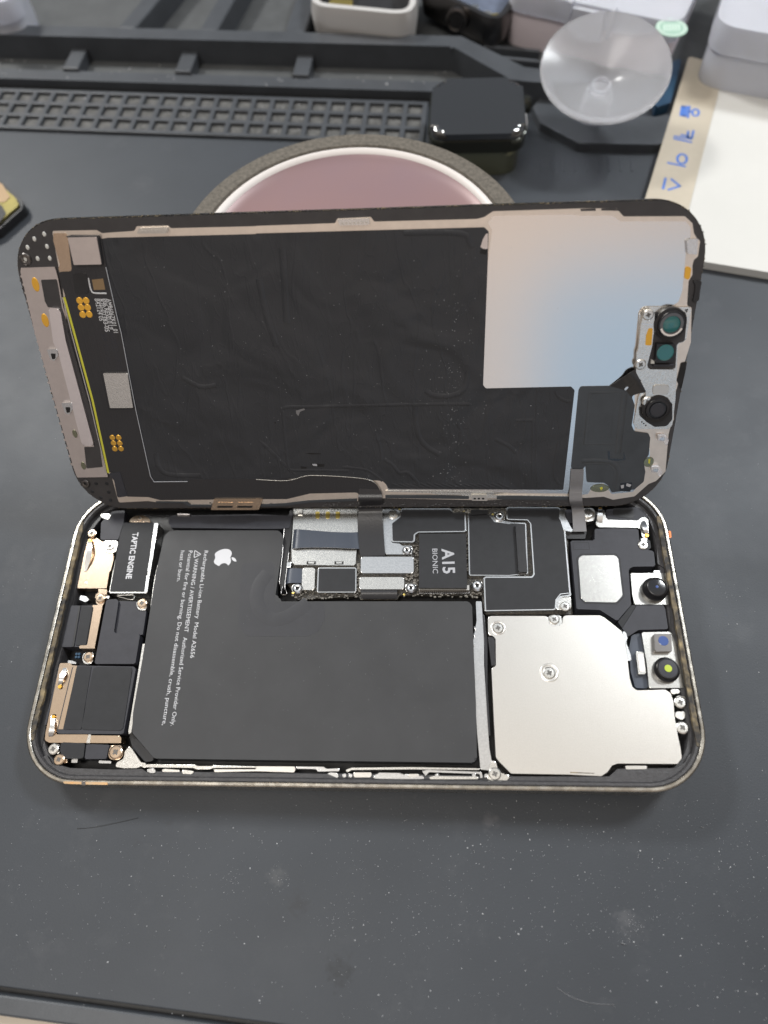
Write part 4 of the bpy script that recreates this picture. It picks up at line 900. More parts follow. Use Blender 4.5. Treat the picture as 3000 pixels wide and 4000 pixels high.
relief(Z('M', (640, 850), (770, 850), (815, 875), (830, 930), (820, 1010)), foil2, m='film', r=.2)
# torn spots
plate('torn_spot', Z('I', (1490, 355), (1503, 350), (1502, 450), (1480, 455), (1455, 440), (1470, 390)), .3, .37, 'strip', 'L', foil)
plate('torn_spot', Z('I', (1455, 458), (1480, 450), (1500, 465), (1490, 490), (1450, 478)), .3, .38, 'dark', 'L', foil, r=.2)
for q in (((355, 848), (420, 850), (445, 850), (440, 870), (400, 868), (365, 865)), ((312, 780), (370, 779), (420, 782), (420, 786), (360, 788)), ((290, 865), (330, 870), (325, 880), (292, 882)), ((118, 575), (130, 582), (124, 592))):
    plate('torn_spot', Z('J', *q), .3, .37, 'dark', 'L', foil, r=.1)
plate('torn_spot', Z('J', (362, 850), (392, 850), (398, 864), (370, 862)), .3, .385, 'grey_ink', 'L', foil, r=.1)
plate('torn_spot', Z('J', (258, 505), (310, 490), (318, 498), (285, 512), (275, 540), (262, 525)), .3, .37, 'flexgrey', 'L', foil, r=.1)
for q in (((785, 765), (800, 770), (800, 815), (890, 820), (888, 760), (902, 822), (840, 830), (790, 825)), ((860, 975), (945, 970), (940, 1010), (930, 1030), (865, 1025))):
    plate('torn_spot', Z('M', *q), .3, .40, 'lensblack', 'L', foil2, r=.1, bev=.02)
plate('torn_spot', Z('M', (870, 990), (892, 985), (890, 1005), (875, 1010)), .3, .43, 'grey_ink', 'L', foil2, r=.1)
plate('torn_spot', Z('M', (910, 975), (940, 985), (930, 1000), (905, 992)), .3, .43, 'grey_ink', 'L', foil2, r=.1)

# ---- display flex along the left and bottom, with chips and contacts
FP = Z('G', (375, 605), (400, 600), (455, 598), (465, 585), (440, 380), (455, 362), (640, 362), (660, 400), (690, 570), (760, 900), 'H', (785, 0), (830, 240), (880, 500), (975, 930), (1000, 968), (1215, 963), (1230, 950), (1659, 945), 'J', (190, 950), (240, 955), (320, 928), (420, 925), (600, 935), (720, 950), (780, 980), (815, 1040), (817, 1070), (664, 1070), (664, 1038), (640, 1035), (350, 1042), (200, 1078), (0, 1078), 'H', (1040, 1085), (960, 1065), (820, 1062), (780, 910), (700, 905), (500, 200), (440, 0), 'G', (420, 750))
fp = plate('display_flex', FP, .14, .50, 'flex', 'L', disp, r=.4, bev=.06, label='glossy black display flex with chips and gold contacts')
a = [atL(p, .52) for p in Z('J', (0, 950), (200, 958), (320, 928), (420, 925), (600, 935), (720, 950), (780, 980), (812, 1035))]
tube('flex_edge', smoothpath([tuple(p) for p in a], 4), .09, 'silver', fp)
a = [atL(p, .52) for p in Z('G', (686, 570), (760, 900), 'H', (785, 0), (830, 240), (880, 500), (975, 930), (998, 966), (1215, 964))]
tube('flex_edge', [tuple(p) for p in a], .09, 'grey_ink', fp)
plate('driver_chip', Z('G', (438, 378), (625, 374), (658, 552), (478, 556)), .45, 1.3, 'strip', 'L', fp, r=.15, bev=.1, label='square metal topped chip')
plate('chip_frame', Z('G', (425, 368), (635, 364), (664, 550), (655, 556), (628, 378), (440, 382)), .45, 1.05, 'flex', 'L', fp, bev=.05)
plate('driver_chip', Z('H', (668, 262), (825, 262), (862, 487), (713, 488)), .45, 1.0, 'silver', 'L', fp, r=.15, bev=.12, label='oblong metal topped chip')
outline(roundpoly([(p.x, p.y) for p in [atL(q, .52) for q in Z('H', (652, 248), (830, 246), (872, 492), (705, 500))]], .4), .14, .515, 'tape', fp, 'chip_outline')
plate('code_square', Z('G', (592, 636), (666, 634), (682, 716), (608, 718)), .45, .54, 'copperish', 'L', fp, r=.1)
a = [atL(p, .52) for p in Z('G', (573, 640), (582, 690), (592, 722), (612, 738), (690, 740))]
tube('white_bracket', smoothpath([tuple(p) for p in a], 4), .16, 'white_ink', fp, flat=.3)
for q in ((515, 788), (557, 788), (525, 832), (567, 832), (535, 878), (577, 876)):
    disc('gold_pad', Z('G', q)[0], 'L', .45, .56, .72, 'kapton', fp, n=20)
for q in ((727, 680), (768, 680), (735, 716), (775, 716), (743, 753), (783, 752)):
    disc('gold_pad', Z('H', q)[0], 'L', .45, .56, .68, 'goldpad', fp, n=20)
for s_, p0, p1 in (('AMB606ZK01_01', (688, 775), (738, 995)), ('P06 REV0.0 LF', (662, 775), (705, 975)), ('820-02383-05', (640, 775), (682, 988)), ('B42124 05', (613, 775), (645, 918))):
    text(s_, 'L', *Z('G', p0, p1), .505, 'white_ink', fp, height=1.05, bold=.01)
for s_, p0, p1 in (('B60F32-V71A', (705, 990), (760, 1235)), ('S4 M1A', (655, 1000), (690, 1180))):
    text(s_, 'L', *Z('G', p0, p1), .502, 'module', fp, height=1.3)
plate('covered_component', Z('G', (470, 610), (560, 605), (575, 740), (485, 745)), .48, .62, 'black', 'L', fp, r=.6, bev=.1)
plate('covered_component', Z('G', (380, 605), (460, 598), (680, 600), (695, 640), (560, 655), (400, 660)), .48, .55, 'flex', 'L', fp, r=.3, bev=.04)
plate('fold_step', Z('H', (702, 912), (775, 905), (782, 920), (825, 1060), (760, 1068), (740, 960)), .45, .62, 'module', 'L', fp, r=.4, bev=.08)

# ---- driver strip at the left edge
L1 = Z('G', (135, 575), (352, 568), (362, 590), (375, 640), 'H', (440, 0), (700, 935), (500, 938), (478, 880), (225, 0), 'G', (132, 600))
st = plate('driver_strip', L1, .1, .45, 'strip', 'L', disp, r=.2, bev=.08, label='long pinkish steel strip down the left edge')
p_top = Z('G', (135, 605))[0]; p_bot = Z('H', (478, 880))[0]
for i in range(24):
    t = (i + .5) / 24; x = p_top[0] + (p_bot[0] - p_top[0]) * t; y = p_top[1] + (p_bot[1] - p_top[1]) * t
    x += -6 * math.sin(math.pi * t)
    plate('edge_tooth', [(x - 7, y - 4), (x + 5, y - 5), (x + 8, y + 7), (x - 5, y + 3)], .2, .42, 'strip', 'L', st, r=.1)
plate('dark_window', Z('G', (265, 652), (368, 648), (378, 700), (400, 830), 'H', (455, 0), (640, 700), (665, 870), (560, 880), (545, 740), (610, 740), (395, 0), 'G', (395, 870), (380, 835), (310, 830), (290, 790)), .4, .5, 'bezel', 'L', st, r=.3)
plate('raised_channel', Z('G', (315, 842), (330, 834), (375, 836), (393, 865), 'H', (425, 50), (604, 715), (598, 735), (540, 732), (525, 705), (375, 120), 'G', (345, 1060)), .4, 1.1, 'channel', 'L', st, r=.5, bev=.35)
for q in ((230, 683), (292, 915)):
    c = atL(Z('G', q)[0], .5); obj('amber_oval', lathe([(0, .04), (1.0, .03), (1.1, -.05)], (c.x, c.y, .5), 24, sx=.72, sy=1.35), 'kapton', st)
for q in ((485, 655), (540, 862)):
    c = atL(Z('H', q)[0], .5); obj('green_oval', lathe([(0, .02), (1.0, .02), (1.1, -.05)], (c.x, c.y, .5), 24, sx=.55, sy=.95), 'watchgreen', st)
for q in ((338, 1140), (433, 492 - 995)):
    pass
for reg, (x, y) in (('G', (338, 1138)), ('H', (433, 490))):
    cb = plate('grounding_clip', Z(reg, (x - 36, y - 34), (x + 32, y - 38), (x + 38, y + 5), (x + 14, y + 42), (x - 12, y + 30)), .4, 1.2, 'silver_hi', 'L', st, r=.15, bev=.3)
    plate('clip_slot', Z(reg, (x - 10, y - 8), (x + 22, y - 8), (x + 20, y + 26), (x, y + 30)), 1.1, 1.24, 'dark', 'L', cb, r=.2)
a0 = [atL(p, .5) for p in Z('G', (416, 765), (440, 850), 'H', (480, 0), (600, 440), (702, 908))]
tube('lime_glass_edge', [tuple(p) for p in a0], .26, 'lime', disp, flat=.5)
a0 = [atL(p, .45) for p in Z('G', (404, 765), (430, 860), 'H', (462, 0), (580, 440), (688, 905))]
tube('seal_edge', [tuple(p) for p in a0], .16, 'champagne', disp, flat=.5)
plate('corner_plate', Z('G', (345, 350), (425, 350), (445, 380), (465, 585), (455, 598), (385, 600), (378, 575), (388, 555), (345, 400)), .12, .25, 'gold', 'L', mp_, r=.3, bev=.04)
for q in ((286, 357), (222, 388), (304, 437), (178, 443), (243, 515), (322, 513)):
    c = atL(Z('G', q)[0], .05); obj('corner_peg', lathe([(0, .15), (.35, .12), (.5, -.1)], (c.x, c.y, .05), 14, sx=.85, sy=1.1), 'mint' if False else 'white', disp)
disc('locating_hole', Z('G', (163, 519))[0], 'L', 0, .25, 1.25, 'graphite_case', disp, prof=[(.45, .1), (.7, .18), (1.05, .15), (1.25, -.05), (1.25, -.3)])
disc('locating_peg', Z('G', (167, 517))[0], 'L', 0, .2, .55, 'white', disp)
for q in ((690, 978), (622, 978), (597, 1030), (703, 1034), (652, 1070), (715, 1085)):
    c = atL(Z('H', q)[0], .05); obj('corner_peg', lathe([(0, .1), (.35, .1), (.5, -.1)], (c.x, c.y, .05), 14), 'tape', disp)
disc('locating_hole', Z('H', (553, 978))[0], 'L', 0, .25, 1.1, 'graphite_case', disp, prof=[(.35, .1), (.6, .18), (.95, .15), (1.1, -.05), (1.1, -.3)])
# clips on the edges
def clip(reg, P, teeth, m='silver_hi', h=1.0):
    o = plate('edge_clip', Z(reg, *P), .1, h, m, 'L', disp, r=.15, bev=.18)
    if teeth:
        (xa, ya), (xb, yb), n = teeth
        for i in range(n):
            t = i / (n - 1); x = xa + (xb - xa) * t; y = ya + (yb - ya) * t
            plate('clip_tooth', Z(reg, (x - 8, y - 7), (x + 8, y - 7), (x + 8, y + 7), (x - 8, y + 7)), h - .3, h + .12, 'champagne', 'L', o, r=.1)
    return o
clip('G', ((900, 318), (1085, 312), (1085, 345), (1070, 352), (885, 352)), ((915, 340), (1070, 333), 8), 'champagne', .9)
clip('I', ((525, 262), (732, 255), (735, 290), (720, 296), (545, 300)), ((560, 288), (715, 280), 7), 'silver_hi', 1.0)
clip('K', ((1322, 388), (1372, 385), (1365, 490), (1305, 482), (1300, 400)), None, 'silver_hi', 1.0)
clip('H', ((1388, 1076), (1659, 1076), (1659, 1148), (1365, 1148)), None, 'gold', .8)
clip('J', ((0, 1072), (45, 1078), (18, 1146), (0, 1148)), None, 'gold', .8)
for x in (1460, 1588):
    plate('clip_slot', Z('H', (x - 50, 1122), (x + 50, 1122), (x + 46, 1134), (x - 54, 1134)), .78, .86, 'dark', 'L', disp, r=.3)
    for k in range(5): plate('clip_tooth', Z('H', (x - 45 + k * 20, 1100), (x - 33 + k * 20, 1100), (x - 33 + k * 20, 1113), (x - 45 + k * 20, 1113)), .7, .92, 'gold', 'L', disp)
cl_ = clip('J', ((1395, 1052), (1495, 1052), (1500, 1090), (1398, 1088)), None, 'champagne', .9)
for x in (1418, 1444, 1472): plate('clip_slot', Z('J', (x - 8, 1070), (x + 8, 1070), (x + 8, 1080), (x - 8, 1080)), .85, .95, 'dark', 'L', cl_, r=.2)
plate('amber_oval', Z('K', (1290, 570), (1305, 565), (1328, 575), (1320, 640), (1305, 652), (1282, 640)), .1, .26, 'kapton', 'L', disp, r=.8)
plate('bezel_notch', Z('K', (610, 193), (708, 190), (710, 205), (612, 207)), .1, .2, 'bezel', 'L', disp)
plate('bezel_notch', Z('K', (745, 190), (835, 187), (860, 205), (745, 203)), .1, .2, 'bezel', 'L', disp)
plate('torn_gasket', Z('K', (1338, 655), (1398, 660), (1385, 720), (1378, 790), (1335, 798), (1350, 740), (1355, 690)), -.2, .5, 'black', 'L', disp, r=.4, bev=.2)
plate('torn_gasket', Z('M', (1262, 195), (1300, 188), (1290, 250), (1262, 375), (1235, 310), (1250, 250)), -.2, .35, 'dark', 'L', disp, r=.3, bev=.1)
for x, y in ((735, 1008),):
    c = atL(Z('M', (x, y))[0], .3); obj('green_oval', lathe([(0, .06), (1.0, .05), (1.1, -.2)], (c.x, c.y, .3), 24, sx=2.1, sy=1.0), 'watchgreen', disp)
    plate('lime_spot', Z('M', (735, 1005), (750, 998), (755, 1010), (742, 1022)), .3, .42, 'lime', 'L', disp)
c = atL(Z('M', (1052, 838))[0], .3); obj('green_oval', lathe([(0, .06), (1.0, .05), (1.1, -.2)], (c.x, c.y, .3), 24, sx=1.1, sy=1.2), 'watchgreen', disp)
plate('lime_spot', Z('M', (1050, 820), (1062, 818), (1060, 848), (1050, 845)), .3, .42, 'lime', 'L', disp)
for x, y in ((1150, 695), (1108, 898)):
    plate('edge_clip', Z('M', (x - 35, y - 28), (x + 12, y - 30), (x + 32, y), (x + 20, y + 45), (x - 5, y + 5), (x - 40, y + 8)), .1, 1.2, 'frost', 'L', disp, r=.3, bev=.3)
    plate('edge_clip', Z('M', (x - 25, y - 18), (x + 8, y - 18), (x + 4, y + 4), (x - 28, y + 2)), 1.0, 1.35, 'silver_hi', 'L', disp, r=.2, bev=.1)

# ---- sensor bracket
sb0 = plate('sensor_tray', Z('K', (1035, 826), (1322, 828), (1328, 850), (1295, 1040), (1270, 1062), (1240, 1062), (1235, 1240), 'M', (1225, 430), (1205, 600), (1180, 625), (970, 622), (955, 590), (985, 420), (1000, 380), 'K', (985, 960), (990, 870)), .2, .6, 'silver', 'L', disp, r=.4, bev=.15)
plate('tray_recess', Z('K', (1085, 860), (1290, 860), (1300, 900), (1285, 1050), (1235, 1065), (1225, 1228), (1050, 1232), (1042, 1200), (1088, 1000)), .55, .75, 'bezel', 'L', sb0, r=.4, bev=.1)
brk = plate('sensor_bracket', Z('K', (1020, 870), (1030, 848), (1075, 846), (1090, 870), (1088, 940), (1075, 1080), (1042, 1205), (1050, 1232), (1222, 1234), (1218, 1260), 'M', (1192, 415), (1070, 430), (1035, 425), (1032, 375), (970, 255), (975, 130), 'K', (985, 1100), (1000, 950)), .6, 1.5, 'silver', 'L', disp, r=.35, bev=.2, label='brushed sensor bracket with screws')
plate('bracket_pad', Z('M', (1082, 338), (1185, 340), (1178, 402), (1078, 400)), 1.4, 1.75, 'champagne', 'L', brk, r=.5, bev=.2)
plate('amber_pad', Z('K', (1052, 967), (1078, 965), (1070, 1078), (1030, 1076), (1035, 1010)), 1.4, 1.56, 'kapton', 'L', brk, r=.3)
plate('bracket_crease', Z('K', (1005, 935), (1082, 936), (1082, 943), (1005, 943)), 1.4, 1.55, 'silver_hi', 'L', brk)
screw(Z('K', (1050, 880))[0], 'L', 1.75, 1.15, 'silver', brk, rot=.3)
screw(Z('K', (1001, 1202))[0], 'L', 1.75, 1.15, 'silver', brk, rot=1.0)
screw(Z('M', (1046, 448))[0], 'L', 1.75, 1.15, 'silver', disp, rot=.6)
def ringlens(reg, c_, z, R, r2, m2, h=2.2, light=True):
    c = atL(Z(reg, c_)[0], z + h)
    o = obj('sensor_barrel', lathe([(r2 * 1.35, h - 1.0), (r2 * 1.38, h), (R * .80, h), (R * .84, h * .65), (R * .98, h * .6), (R, h * .5), (R, 0)], (c.x, c.y, z), 40), 'lensbody', disp, True)
    obj('barrel_ring', lathe([(r2, h - .25), (r2 * 1.02, h - .12), (r2 * 1.36, h - .10), (r2 * 1.37, h - .4)], (c.x, c.y, z), 40, cap=False), 'graphite_case' if light else 'module', o, True)
    obj('sensor_glass', lathe([(0, h - .15), (r2 * .8, h - .18), (r2 * 1.01, h - .3)], (c.x, c.y, z), 40), m2, o, True)
    return o
o = ringlens('K', (1203, 943), .6, 3.3, 1.75, 'teal')
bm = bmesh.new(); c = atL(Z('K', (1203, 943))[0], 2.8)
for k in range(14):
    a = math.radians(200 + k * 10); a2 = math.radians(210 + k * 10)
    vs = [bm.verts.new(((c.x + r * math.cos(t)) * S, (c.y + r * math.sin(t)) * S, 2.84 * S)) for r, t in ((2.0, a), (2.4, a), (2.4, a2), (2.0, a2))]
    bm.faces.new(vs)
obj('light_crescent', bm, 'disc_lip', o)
sp = plate('proximity_sensor', Z('K', (1105, 1068), (1225, 1070), (1220, 1185), (1095, 1188)), .7, 2.2, 'lensbody', 'L', disp, r=.3, bev=.15)
disc('sensor_glass', Z('K', (1160, 1125))[0], 'L', 2.2, 2.32, 1.75, 'teal', sp, n=32)
plate('sensor_step', Z('K', (1085, 1200), (1215, 1200), (1212, 1215), (1080, 1215)), .7, 1.3, 'module', 'L', disp, bev=.1)
plate('white_catch', Z('K', (1070, 1170), (1090, 1180), (1090, 1198), (1066, 1196)), .7, 1.4, 'white', 'L', disp, bev=.1)
plate('speaker_well', Z('M', (990, 480), (1030, 470), (1090, 430), (1170, 425), (1205, 460), (1205, 560), (1170, 605), (1090, 610), (1040, 580), (995, 540)), .5, .9, 'black', 'L', disp, r=.8, bev=.1)
c = atL(Z('M', (1108, 498))[0], 2.2)
o = obj('front_microphone', lathe([(0, 2.0), (1.65, 2.0), (1.7, 1.75), (1.95, 1.75), (2.0, 2.05), (2.45, 2.0), (2.55, 1.4), (3.1, 1.3), (3.2, .8), (3.2, .4)], (c.x, c.y, .4), 40), 'lensbody', disp, True)
obj('microphone_cap', lathe([(0, 2.05), (1.5, 2.05), (1.6, 1.9)], (c.x, c.y, .4), 32), 'module', o)
bm = bmesh.new()
for q in ((1105, 868), (1110, 887), (1135, 852), (1098, 890), (1292, 848), (1302, 846), (1297, 858)):
    c = atL(Z('K', q)[0], .62); lathe([(0, .02), (.18, .02), (.2, -.1)], (c.x, c.y, .62), 8, bm)
for q in ((1008, 578), (1020, 588), (1033, 600)):
    c = atL(Z('M', q)[0], .62); lathe([(0, .02), (.18, .02), (.2, -.1)], (c.x, c.y, .62), 8, bm)
obj('vent_holes', bm, 'dark', sb0)
# folded cables at the bracket
def rowsL(items, reg='M'): return [(toW('L', atL(Z(reg, l)[0], z)), toW('L', atL(Z(reg, r)[0], z))) for l, r, z in items]
ribbon('sensor_cable', rowsL([((800, 345), (900, 372), .45), ((880, 292), (935, 352), .8), ((925, 262), (985, 322), 1.5), ((965, 240), (1020, 300), 1.4)]), .12, 'flex', 'L', disp, 5)
ribbon('sensor_cable', rowsL([((905, 372), (935, 412), .5), ((935, 350), (975, 395), .9), ((985, 322), (1030, 385), 1.4), ((1015, 318), (1040, 365), 1.2)]), .12, 'flex', 'L', disp, 5)
plate('cable_pin', Z('M', (893, 365), (905, 350), (925, 350), (915, 362), (900, 376)), .4, .9, 'silver_hi', 'L', disp, r=.2, bev=.1)

# ---- the two cables that still join the halves
def P_(fr, reg, p, z): return toW(fr, AT[fr](Z(reg, p)[0], z))
cab = [(P_('L', 'J', (668, 1010), .55), P_('L', 'J', (806, 1015), .55)), (P_('L', 'J', (664, 1045), .8), P_('L', 'J', (816, 1045), .8)),
       (P_('L', 'J', (662, 1085), 1.3), P_('L', 'J', (818, 1085), 1.3)), (P_('B', 'C', (662, 145), .6), P_('B', 'C', (818, 140), .6)),
       (P_('B', 'C', (660, 200), -.3), P_('B', 'C', (820, 200), -.3)), (P_('B', 'C', (662, 290), -1.0), P_('B', 'C', (826, 290), -1.0)),
       (P_('B', 'C', (668, 390), -1.3), P_('B', 'C', (833, 388), -1.3)), (P_('B', 'C', (676, 452), -1.45), P_('B', 'C', (838, 448), -1.45))]
ribbon('display_cable', cab, .15, 'flex', 'L', disp, 6)
cab = [(P_('L', 'M', (548, 885), .5), P_('L', 'M', (632, 885), .5)), (P_('L', 'M', (544, 950), .6), P_('L', 'M', (628, 950), .6)), (P_('L', 'M', (540, 1010), .6), P_('L', 'M', (622, 1010), .6)),
       (P_('L', 'M', (537, 1050), 1.0), P_('L', 'M', (620, 1050), 1.0)), (P_('L', 'M', (540, 1100), 1.3), P_('L', 'M', (624, 1100), 1.3)),
       (P_('B', 'E', (552, 140), .4), P_('B', 'E', (632, 140), .4)), (P_('B', 'E', (558, 200), -.8), P_('B', 'E', (640, 200), -.8)), (P_('B', 'E', (562, 293), -1.6), P_('B', 'E', (650, 292), -1.6))]
ribbon('sensor_cable', cab, .15, 'flexgrey', 'L', disp, 6)

# ================================================================== BACKGROUND THINGS
# round disc behind the screen
DR, DC = 47.3, (69.1, 130.2)
dk = empty('round_stand', (DC[0], DC[1], 0))
tag(dk, 'round stand with pinkish dished face, bright lip and rough grey rim behind the screen', 'stand')
obj('stand_body', lathe([(DR - 5.8, 30.2), (DR - 5.2, 31), (DR - .6, 31), (DR, 30.4), (DR, 4), (DR - 1, 0)], n=96), 'disc_edge', dk)
obj('bright_lip', lathe([(DR - 8.2, 29.6), (DR - 7.6, 30.5), (DR - 6.7, 30.9), (DR - 5.9, 30.6), (DR - 5.7, 29.5)], n=96, cap=False), 'disc_lip', dk, True)
obj('dished_face', lathe([(0, 27.5), (15, 27.6), (28, 27.9), (33, 28.3), (36.5, 28.9), (DR - 9.0, 29.5), (DR - 8.1, 30.1)], n=96, cap=False), 'disc_face', dk, True)

def rbox(P, z0, z1, r, bev, m, name, parent=None, n=6): return mmplate(name, P, z0, z1, m, parent, r, bev, n=n)
def quad(pts, z): return [tuple(atT(p, z)[:2]) for p in pts]
# smart watch with black screen, lying on a second case
wt_c = atT((1868, 440), 9)
wa = empty('smartwatch', (wt_c.x, wt_c.y, 0)); tag(wa, 'smartwatch with glossy black screen and olive underside near the grid', 'watch')
def rel(P, c): return [(x - c.x, y - c.y) for x, y in P]
Q = quad(((1685, 320), (2045, 312), (2062, 540), (1668, 548)), 14)
Q = rel(Q, wt_c)
b_ = mmplate('watch_case', Q, 9, 13.0, 'watchbody', wa, r=7, bev=1.2, n=8)
obj('watch_screen', poly_bm([(p.x, p.y) for p in offset(roundpoly(Q, 7, 8), -.6)], 12.4, 15.4, 2.6, seg=8), 'watchglass', wa, True)
mmplate('watch_underside', [(x * .90, y * .90 - 1.5) for x, y in Q], 0.2, 9.1, 'watchgreen', wa, r=7, bev=2.0, n=8)
cx_ = max(q[0] for q in Q)
obj('watch_crown', lathe([(0, 3.2), (2.6, 3.0), (3.0, 2.0), (3.0, 0)], n=20), 'watchbody', wa)
cr = bpy.data.objects['watch_crown']; cr.location = Vector((cx_ - .6, 3, 9.5)) * S; cr.rotation_euler = (0, math.radians(90), 0)
mmplate('side_button', rect(cx_ - .5, -9, cx_ + .6, -3), 8.2, 10.6, 'alu', wa, r=.4, bev=.3)

# aluminium watch case, opened, in the tray
Q = quad(((1215, 20), (1622, 60), (1632, -180), (1228, -200)), 17)
cc_ = Vector((sum(q[0] for q in Q) / 4, sum(q[1] for q in Q) / 4, 0))
wc = empty('aluminium_watch_case', (cc_.x, cc_.y, 0)); tag(wc, 'pale aluminium watch case without its screen, in the tray behind the ridge', 'watch case')
Q = rel(Q, cc_); R1 = roundpoly(Q, 8, 8)
def ringwall(P, w, z0, z1, m, name, parent):
    A = [Vector(p) for p in P]
    if area2(A) < 0: A = A[::-1]
    B_ = offset(A, -w); bm = bmesh.new(); n = len(A)
    mid = offset(A, w * .35)
    rr = [[bm.verts.new((p.x * S, p.y * S, z * S)) for p in L] for L, z in ((B_, z0), (B_, z1), (A, z1), (mid, (z0 + z1) / 2 + .6), (A, z0))]
    for a, b in list(zip(rr, rr[1:])) + [(rr[-1], rr[0])]:
        for i in range(n): bm.faces.new((a[i], a[(i + 1) % n], b[(i + 1) % n], b[i]))
    return obj(name, bm, m, parent, True)
ringwall(R1, 2.2, 6, 17, 'alu', 'case_wall', wc)
mmplate('case_floor', [(x * .93, y * .93) for x, y in Q], 6.1, 9, 'dark', wc, r=6)
x0, y0 = Q[0]
mmplate('gold_connector', [(x0 + 6, y0 + 3), (x0 + 15, y0 + 2.2), (x0 + 15.5, y0 + 6), (x0 + 7, y0 + 7)], 9, 15.5, 'brass', wc, r=.8, bev=.5)
mmplate('red_part', [(x0 + 32, y0 + 2), (x0 + 35.5, y0 + 2), (x0 + 35.5, y0 + 4.5), (x0 + 32, y0 + 4.5)], 9, 12, 'orange', wc, r=.8, bev=.5)
mmplate('inner_module', [(x0 + 17, y0 + 5), (x0 + 30, y0 + 4), (x0 + 30, y0 + 14), (x0 + 17, y0 + 15)], 9, 11, 'black', wc, r=.8, bev=.5)

# dark watch case with a round crown in front, tilted
Q = quad(((1640, -60), (1950, 90), (2040, -40), (1760, -190)), 14)
cd_ = Vector((sum(q[0] for q in Q) / 4, sum(q[1] for q in Q) / 4, 0))
wd = empty('dark_watch_case', (cd_.x, cd_.y, 0)); tag(wd, 'dark open watch case with its round crown facing front, behind the ridge', 'watch case')
Q = rel(Q, cd_)
ringwall(roundpoly(Q, 6, 8), 2.0, 4, 14, 'graphite_case', 'case_wall', wd)
mmplate('case_floor', [(x * .9, y * .9) for x, y in Q], 4.1, 11, 'slate', wd, r=4)
a_ = atT((1790, 75), 10); cr = obj('crown', lathe([(0, 3.0), (2.9, 3.0), (3.3, 3.6), (4.1, 3.4), (4.2, 0)], n=28), 'graphite_case', wd)
cr.location = Vector((a_.x - cd_.x, a_.y - cd_.y + 2, 9.5)) * S; cr.rotation_euler = (math.radians(80), 0, math.radians(-15))
cp_ = obj('crown_hollow', lathe([(0, 3.1), (2.7, 3.1), (2.8, 2.9)], n=24), 'dark', cr)
for p, m_ in (((1900, 55), 'champagne'), ((1850, 30), 'silver_hi'), ((1935, 65), 'brass')):
    w = atT(p, 12); mmplate('solder_part', rect(w.x - cd_.x - 1.8, w.y - cd_.y - 1.2, w.x - cd_.x + 1.8, w.y - cd_.y + 1.2), 10, 12.5, m_, wd, r=.5, bev=.4)

# storage boxes
def box(name, P, h, label, group=None, content=True, lidm='frost', traym='frost_pink', r=6):
    c = Vector((sum(p[0] for p in P) / 4, sum(p[1] for p in P) / 4, 0))
    o = empty(name, (c.x, c.y, 0)); tag(o, label, 'plastic box', group)
    Q = rel(P, c)
    A = roundpoly(Q, r, 8)
    ringwall(A, 1.4, .3, h * .62, traym, 'tray_wall', o)
    obj('tray_floor', poly_bm([(p.x, p.y) for p in offset(A, -1.2)], .3, 1.2), traym, o)
    ringwall([(p.x, p.y) for p in offset(A, 1.0)], 1.4, h * .63, h, lidm, 'lid_rim', o)
    obj('lid_top', poly_bm([(p.x, p.y) for p in offset(A, -.3)], h - 1.6, h - .4, .4), lidm, o)
    return o, c, Q
P0 = quad(((1978, 75), (2612, 215)), 9); fl = Vector(P0[0]); frt = Vector(P0[1]); dr = (frt - fl).normalized(); dn = Vector((-dr.y, dr.x))
bx, c, Q = box('storage_box', [tuple(fl), tuple(frt), tuple(frt + dn * 48), tuple(fl + dn * 48)], 20, 'translucent hinged box with pinkish tray, latch and round mint sticker, behind the suction cup')
fq = [Vector(q) for q in Q]; fd = (fq[1] - fq[0]); L_ = fd.length; fd.normalize(); fn = Vector((-fd.y, fd.x))
def onfront(s0, s1, d0, d1): return [tuple(fq[0] + fd * s + fn * d) for s, d in ((s0, d0), (s1, d0), (s1, d1), (s0, d1))]
mmplate('latch', onfront(L_ * .40, L_ * .60, -3.2, -1.2), 9, 19, 'frost', bx, r=.6, bev=.4)
for s in (.37, .62): mmplate('latch_lug', onfront(L_ * s, L_ * s + 1.6, -3.6, 0), 11, 21, 'frost', bx, bev=.3)
mmplate('dark_contents', onfront(L_ * .18, L_ * .80, 6, 34), 1.3, 15, 'slate', bx, r=3, bev=1)
stc = atT((2625, 103), 20.2); pc = (stc.x - c.x, stc.y - c.y)
s_o = obj('round_sticker', lathe([(0, .2), (5.4, .2), (5.5, 0)], (pc[0], pc[1], 19.65), 40), 'mint', bx)
obj('sticker_ring', lathe([(4.2, .05), (4.5, .05)], (pc[0], pc[1], 19.86), 40, cap=False), 'paleprint', s_o)
bm = bmesh.new()
for k in range(26):
    a = k / 26 * 2 * math.pi; poly_bm(rect(pc[0] + 4.9 * math.cos(a) - .22, pc[1] + 4.9 * math.sin(a) - .3, pc[0] + 4.9 * math.cos(a) + .22, pc[1] + 4.9 * math.sin(a) + .3), 19.86, 19.9, bm=bm)
for k in range(6): poly_bm([(pc[0] - 3 + k, pc[1] - 2), (pc[0] - 2.6 + k, pc[1] - 2), (pc[0] - 2.0 + k, pc[1] + 2), (pc[0] - 2.4 + k, pc[1] + 2)], 19.86, 19.9, bm=bm)
obj('sticker_print', bm, 'paleprint', s_o)
P0 = quad(((2760, 210), (3060, 265)), 14); a = Vector(P0[0]); b = Vector(P0[1]); d = (b - a).normalized(); n_ = Vector((-d.y, d.x))
bx2, c, Q = box('storage_box', [tuple(a), tuple(a + d * 60), tuple(a + d * 60 + n_ * 70), tuple(a + n_ * 70)], 24, 'translucent box with slate blue contents at the right edge behind the white folder', r=8, traym='frost')
